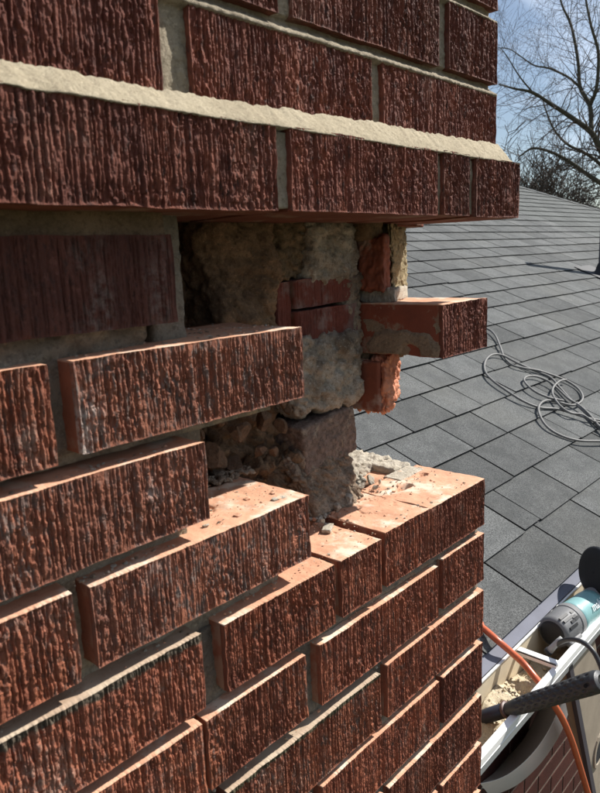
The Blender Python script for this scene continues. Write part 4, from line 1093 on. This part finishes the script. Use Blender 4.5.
# hang hole near the end of the grip
lh = (hm.rotation_quaternion.inverted() @ (Vector(CAM) - HBp)); ah = math.atan2(lh.z, lh.y)
mb = MB(); rr_ = Vector((0, math.cos(ah), math.sin(ah)))
c1 = Vector((HL - .022, 0, 0)) + Vector((0, rr_.y * .0225, rr_.z * .0185))
mb.tube([c1 - rr_ * .004, c1 + rr_ * .0012], .0032, 16); mb.build('hang_hole', [simple('hole_black', (.003, .003, .003), .9)], hm)

# orange hose
M_HOSE = simple('orange_hose', (.52, .115, .045), .35, .5, 0, .1, 300, .1)
hp = [np.array([x_, y_, ROOF0 + TR * y_ + .012]) for x_, y_ in ((.10, 1.30), (.26, .98), (.34, .66), (.43, .44))] + [ onRoof(470, 619, .012), onRoof(483, 628, .014), at(497, 640, 1.455), at(511, 652, 1.45), at(523, 663, 1.45), at(534, 676, 1.43), at(545, 690, 1.40),
      at(553, 703, 1.41), at(562, 718, 1.45), at(570, 736, 1.50), at(577, 757, 1.56), at(584, 780, 1.63), at(592, 808, 1.72), at(598, 840, 1.85), at(600, 900, 2.1)]
hs_ = empty('orange_hose', tuple(hp[3])); tag(hs_, 'thin orange-red air hose running off the roof over the gutter', 'hose')
h0 = np.array(hp[3]); m_ = MB(); m_.tube([p - h0 for p in smooth_curve(hp, 7)], .0072, 12); m_.build('hose', [M_HOSE], hs_, True)

# grey downspout bend hanging under the gutter
M_DUCT = simple('grey_duct_metal', (.80, .80, .82), .33, .5, .35, .25, 30, .1)
M_DUCTD = simple('grey_duct_face', (.72, .73, .71), .5, .4, 0, .2, 40, .08)
mid = [(470, 768), (482, 768), (496, 763.5), (510, 756), (524, 744), (536, 729), (546, 712), (554, 694), (560, 676), (566, 655)]
low = [(470, 785), (482, 783), (498, 779), (513, 771), (529, 757), (542, 741), (553, 722), (561, 700), (568, 680), (575, 658)]
bot = [(470, 802), (482, 799), (501, 793), (519, 784), (537, 768), (551, 750), (563, 729), (571, 706), (577, 684), (584, 660)]
dsp = empty('downspout', tuple(at(525, 760, 1.9))); tag(dsp, 'grey metal downspout bending below the gutter in front of the brick wall', 'downspout')
d0 = np.array(dsp.location)
def strip3(curves, dists):
    c_ = [smooth_curve([at(*p, d) for p in cv], 6) for cv, d in zip(curves, dists)]
    return c_
top_ = [(470, 768), (481, 767), (495, 764), (509, 755), (521, 742), (531, 727), (539, 711), (546, 693), (551, 675), (556, 652)]
cs = strip3([top_, low, bot, [(p[0] - 4, p[1] + 6) for p in top_]], [1.93, 1.80, 1.86, 2.02])
V = []; F = []
for c_ in cs: V += [tuple(np.array(p) - d0) for p in c_]
N = len(cs[0])
fm = []
for j in range(4):
    for i in range(N - 1):
        a, b = j * N, ((j + 1) % 4) * N
        F.append((a + i, a + i + 1, b + i + 1, b + i)); fm.append(0 if j == 0 else 1)
me = bpy.data.meshes.new('bend'); me.from_pydata(V, [], F); me.materials.append(M_DUCTD); me.materials.append(M_DUCT)
me.polygons.foreach_set('material_index', fm); me.polygons.foreach_set('use_smooth', [True] * len(F))
o = link('bend', me, dsp); md = o.modifiers.new('bevel', 'BEVEL'); md.width = .004; md.segments = 3; md.limit_method = 'ANGLE'; md.angle_limit = rad(40)

# ladder leaning on the gutter
M_LAD = simple('beige_ladder_rail', (.30, .25, .19), .6, .3, 0, .2, 100, .12); M_LADE = simple('ladder_edge', (.045, .04, .05), .6)
ld = empty('ladder', (.62, .02, -3.3)); tag(ld, 'beige ladder rail with a dark oval rung hole leaning against the gutter', 'ladder')
l0 = np.array(ld.location)
a0 = at(573, 688, 1.62); b0 = at(594, 800, 1.86); dv = (b0 - a0) / np.linalg.norm(b0 - a0)
c0_ = a0 + dv * ((-3.3 - a0[2]) / dv[2])
wv = np.array([1.0, 0, .0]); nv = np.cross(wv, dv); nv /= np.linalg.norm(nv); wv = np.cross(dv, nv)
if nv[1] > 0: nv = -nv
def rail(off, name):
    m_ = MB(); A_ = a0 - dv * .10 + wv * off; B_ = c0_ + wv * off; W_ = .15; T_ = .028
    q = []
    for e in (A_, B_):
        for i, j in ((0, 0), (W_, 0), (W_, 1), (0, 1)): q.append(e + wv * i - nv * T_ * j - l0)
    m_.hexa([q[0], q[1], q[2], q[3], q[4], q[5], q[6], q[7]])
    r = m_.build(name, [M_LAD], ld, bevel=.003)
    m2 = MB(); q = []
    for e in (A_, B_):
        for i, j in ((-.012, .15), (.006, .15), (.006, -.25), (-.012, -.25)): q.append(e + wv * i - nv * T_ * j - l0)
    m2.hexa(q); m2.build('rail_flange', [M_LADE], ld)
    return A_, W_, T_
A_, W_, T_ = rail(0, 'rail'); wv = wv if wv[0] > 0 else -wv; rail(.42, 'rail')
for k_, (u, v) in enumerate([(594, 750), (0, 0), (0, 0), (0, 0), (0, 0), (0, 0), (0, 0)]):
    t = ((b0 - a0) @ (at(597, 753, 1.76) - a0)) / np.linalg.norm(b0 - a0) + .305 * k_
    rd = ray(600, 751); pc = CAM + rd * (((a0 - CAM) @ nv) / (rd @ nv)); ctr = pc + dv * .305 * k_ - l0
    if (ctr + l0)[2] < -3.25: break
    m_ = MB(); n_ = 28; V = []
    prof = [(.040 * math.cos(a), .050 * math.sin(a) if math.sin(a) < 0 else .020 * math.sin(a)) for a in np.linspace(0, 2 * math.pi, n_, endpoint=False)]
    inner = [ctr + wv * x + dv * y for x, y in prof]
    outer = [ctr + wv * x * 1.22 + dv * y * 1.28 for x, y in prof]
    lift = nv * .004
    V = [p + nv * .0005 for p in inner] + [p + lift for p in inner] + [p + lift for p in outer] + [p - nv * .001 for p in outer]
    for j in range(3):
        for i in range(n_): i2 = (i + 1) % n_; m_.f.append([j * n_ + i, j * n_ + i2, (j + 1) * n_ + i2, (j + 1) * n_ + i]); m_.m.append(0)
    m_.v = [tuple(map(float, p)) for p in V]; m_.build('rung_collar', [M_LAD], ld)
    m_ = MB(); m_.v = [tuple(map(float, p + nv * .0008)) for p in inner]; m_.f = [list(range(n_))]; m_.m = [0]
    m_.v += [tuple(map(float, p - nv * .002)) for p in inner]
    for i in range(n_): m_.f.append([i, (i + 1) % n_, n_ + (i + 1) % n_, n_ + i]); m_.m.append(0)
    m_.build('rung_hole', [simple('hollow_dark', (.006, .006, .007), .9) if k_ == 0 else bpy.data.materials['hollow_dark']], ld)
    m_ = MB(); m_.tube([ctr + wv * .04, ctr + wv * .42], .015, 12); m_.build('rung', [M_LAD], ld, True)

# evergreen shrub on the ground beyond the ladder
rs = np.random.RandomState(44)
sh = empty('evergreen_shrub', (1.9, -.2, -3.3)); tag(sh, 'dark evergreen shrub by the house wall seen below the gutter', 'shrub')
m_ = MB()
for i in range(3800):
    th, ph = rs.uniform(0, 6.28), math.acos(rs.uniform(-.2, 1)); r = .62 * rs.uniform(.5, 1) * (1 + .25 * math.sin(3 * th))
    c_ = Vector((r * math.sin(ph) * math.cos(th), r * math.sin(ph) * math.sin(th) * .8, .25 + r * 1.3 * math.cos(ph)))
    a = Vector(rs.normal(size=3)).normalized(); b = a.orthogonal(); s_ = .026
    m_.add([c_ - a * s_, c_ + b * s_ * .5, c_ + a * s_, c_ - b * s_ * .5], [(0, 1, 2, 3)])
m_.build('crown', [simple('evergreen_leaf', (.03, .075, .05), .6, .3, 0, 0, 30, .3)], sh)
m_ = MB(); m_.tube([(0, 0, 0), (.02, 0, .5)], [.03, .015], 8); m_.build('stem', [simple('bark_brown', (.09, .07, .05), .9)], sh)

# ================================================================== TREES
M_BARK = simple('bare_bark', (.075, .068, .045), .9, .2, 0, .3, 40, .25); M_TWIG = simple('bare_twigs', (.095, .075, .06), .9, .2); M_TWIGD = simple('dark_thicket_twigs', (.06, .047, .036), .9, .2)
def branch(mb, p, d, L, r, lv, rs, up=.12, kids=(3, 5), spread=.75, minr=.003, sides=5):
    n = max(3, int(L / .28)); n = min(n, 8); pts = [p.copy()]; rr = [r]; q = p.copy(); dd = d.copy()
    for i in range(n):
        dd = (dd + Vector(rs.normal(size=3)) * .16 + Vector((0, 0, up))).normalized(); q = q + dd * (L / n); pts.append(q.copy()); rr.append(max(minr, r * (1 - .72 * (i + 1) / n)))
    mb.tube(pts, rr, sides if r > .012 else 3, cap=False)
    if lv <= 0: return
    for k in range(rs.randint(*kids)):
        t = rs.uniform(.2, 1.0); i = min(n - 1, int(t * n)); pp = pts[i].lerp(pts[i + 1], t * n - i)
        ax_ = (pts[i + 1] - pts[i]).normalized(); o_ = ax_.orthogonal(); o_.rotate(Matrix.Rotation(rs.uniform(0, 6.28), 3, ax_))
        nd = (ax_ * math.cos(spread * rs.uniform(.6, 1.3)) + o_ * math.sin(spread * rs.uniform(.6, 1.3))).normalized()
        branch(mb, pp, nd, L * rs.uniform(.45, .72), max(minr, rr[i] * .55), lv - 1, rs, up, kids, spread, minr, sides)
tree = empty('bare_tree', tuple(at(640, 200, 15.0) * np.array([1, 1, 0]) + np.array([0, 0, -3.3])))
tag(tree, 'large leafless tree with spreading branches against the sky at upper right', 'tree')
t0_ = Vector(tree.location); rs = np.random.RandomState(9)
def tp(zx, zy, dd=0): return Vector(at(480 + zx / 3.775, zy / 3.775, 15.0 + dd)) - t0_
trunk = MB(); crown = MB()
limbs = [
 ([(650, 860, 0), (575, 780, 0), (500, 720, .1), (453, 690, .2), (400, 655, .3), (340, 612, .4), (270, 575, .5), (200, 560, .7), (150, 590, .9)], .075, .018),
 ([(650, 860, 0), (575, 740, 0), (500, 640, 0), (453, 560, -.1), (420, 500, -.2), (340, 440, -.4), (270, 395, -.5), (200, 350, -.7), (130, 335, -.8), (70, 318, -.9)], .10, .012),
 ([(420, 500, -.2), (415, 400, 0), (378, 330, .2), (370, 230, .3), (345, 100, .4), (310, 20, .5), (290, -60, .5)], .055, .016),
 ([(415, 400, 0), (440, 330, -.2), (447, 200, -.3), (420, 100, -.3), (400, 0, -.2), (390, -80, -.2)], .045, .016),
 ([(500, 680, 0), (453, 620, .3), (400, 580, .5), (330, 545, .7), (280, 490, .8), (250, 420, .9), (235, 370, 1.0)], .045, .012),
 ([(378, 330, .2), (330, 290, .4), (260, 258, .6), (200, 245, .8), (120, 190, 1), (70, 180, 1.1)], .03, .007),
 ([(200, 350, -.7), (150, 290, -.8), (100, 210, -.9), (75, 180, -1)], .02, .006),
 ([(500, 640, 0), (560, 480, 0), (600, 300, .2), (590, 150, .3), (560, 20, .4)], .06, .02),
 ([(600, 300, .2), (540, 200, .4), (500, 90, .5), (490, -30, .6)], .035, .01),
]
trunk.tube([Vector((0, 0, 0)), tp(650, 1300, 0), tp(652, 1000, 0), tp(648, 850, 0)], [.22, .17, .13, .10], 12)
for pts, r0, r1 in limbs:
    P = [Vector(p) for p in smooth_curve([tp(*q) for q in pts], 4)]; N = len(P)
    rr = [r0 + (r1 - r0) * i / (N - 1) for i in range(N)]
    trunk.tube(P, rr, 8)
    for i in range(2, N):
        for _ in range(2 if r0 > .02 else 1):
            if rs.rand() < .8:
                ax_ = (P[i] - P[i - 1]).normalized(); o_ = ax_.orthogonal(); o_.rotate(Matrix.Rotation(rs.uniform(0, 6.28), 3, ax_))
                nd = (ax_ * .6 + o_ * .8).normalized()
                branch(crown, P[i], nd, rs.uniform(.5, 1.3), max(.005, rr[i] * .30), 2, rs, .05, (2, 5), .8, .0020, 4)
trunk.build('trunk', [M_BARK], tree, True); crown.build('crown', [M_TWIG], tree)
# bare thickets beyond the hip of the roof
labs = ['dense dark leafless tree beyond the roof, nearest the chimney', 'brown bare bushy tree behind the roof, below the big tree', 'thin bare tree low behind the roof hip', 'small grey bare tree at the right edge behind the roof']
for i, (u, dd, hh) in enumerate([(528, 26, 6.9), (556, 30, 7.1), (578, 34, 6.2), (606, 30, 5.4)]):
    p = at(u, 240, dd); tr = empty('distant_tree', (p[0], p[1], -3.3)); tag(tr, labs[i], 'tree', 'bare trees beyond the roof')
    rs = np.random.RandomState(60 + i); a = MB(); b = MB()
    a.tube([(0, 0, 0), (.05, .05, 1.5), (0, .1, hh * .5)], [.16, .12, .07], 8); a.build('trunk', [M_BARK], tr, True)
    for k in range(42 if i < 2 else 24):
        z = rs.uniform(.15, .6) * hh; th = rs.uniform(0, 6.28)
        branch(b, Vector((0, .06, z)), Vector((math.cos(th), math.sin(th), .9)).normalized(), hh * rs.uniform(.25, .42), .035, 3, rs, .10, (3, 5), .7, .013, 3)
    b.build('crown', [M_TWIGD], tr)
cnt = {}
for o in bpy.data.objects:
    if o.type == 'MESH': cnt[o.name.split('.')[0]] = cnt.get(o.name.split('.')[0], 0) + sum(len(p.vertices) - 2 for p in o.data.polygons) if len(o.data.polygons) < 3000 else cnt.get(o.name.split('.')[0], 0) + len(o.data.polygons) * 2
print(sorted(cnt.items(), key=lambda q: -q[1])[:8])
print('OBJECTS', len(bpy.data.objects), 'TRIS', sum(len(o.data.polygons) for o in bpy.data.objects if o.type == 'MESH'))
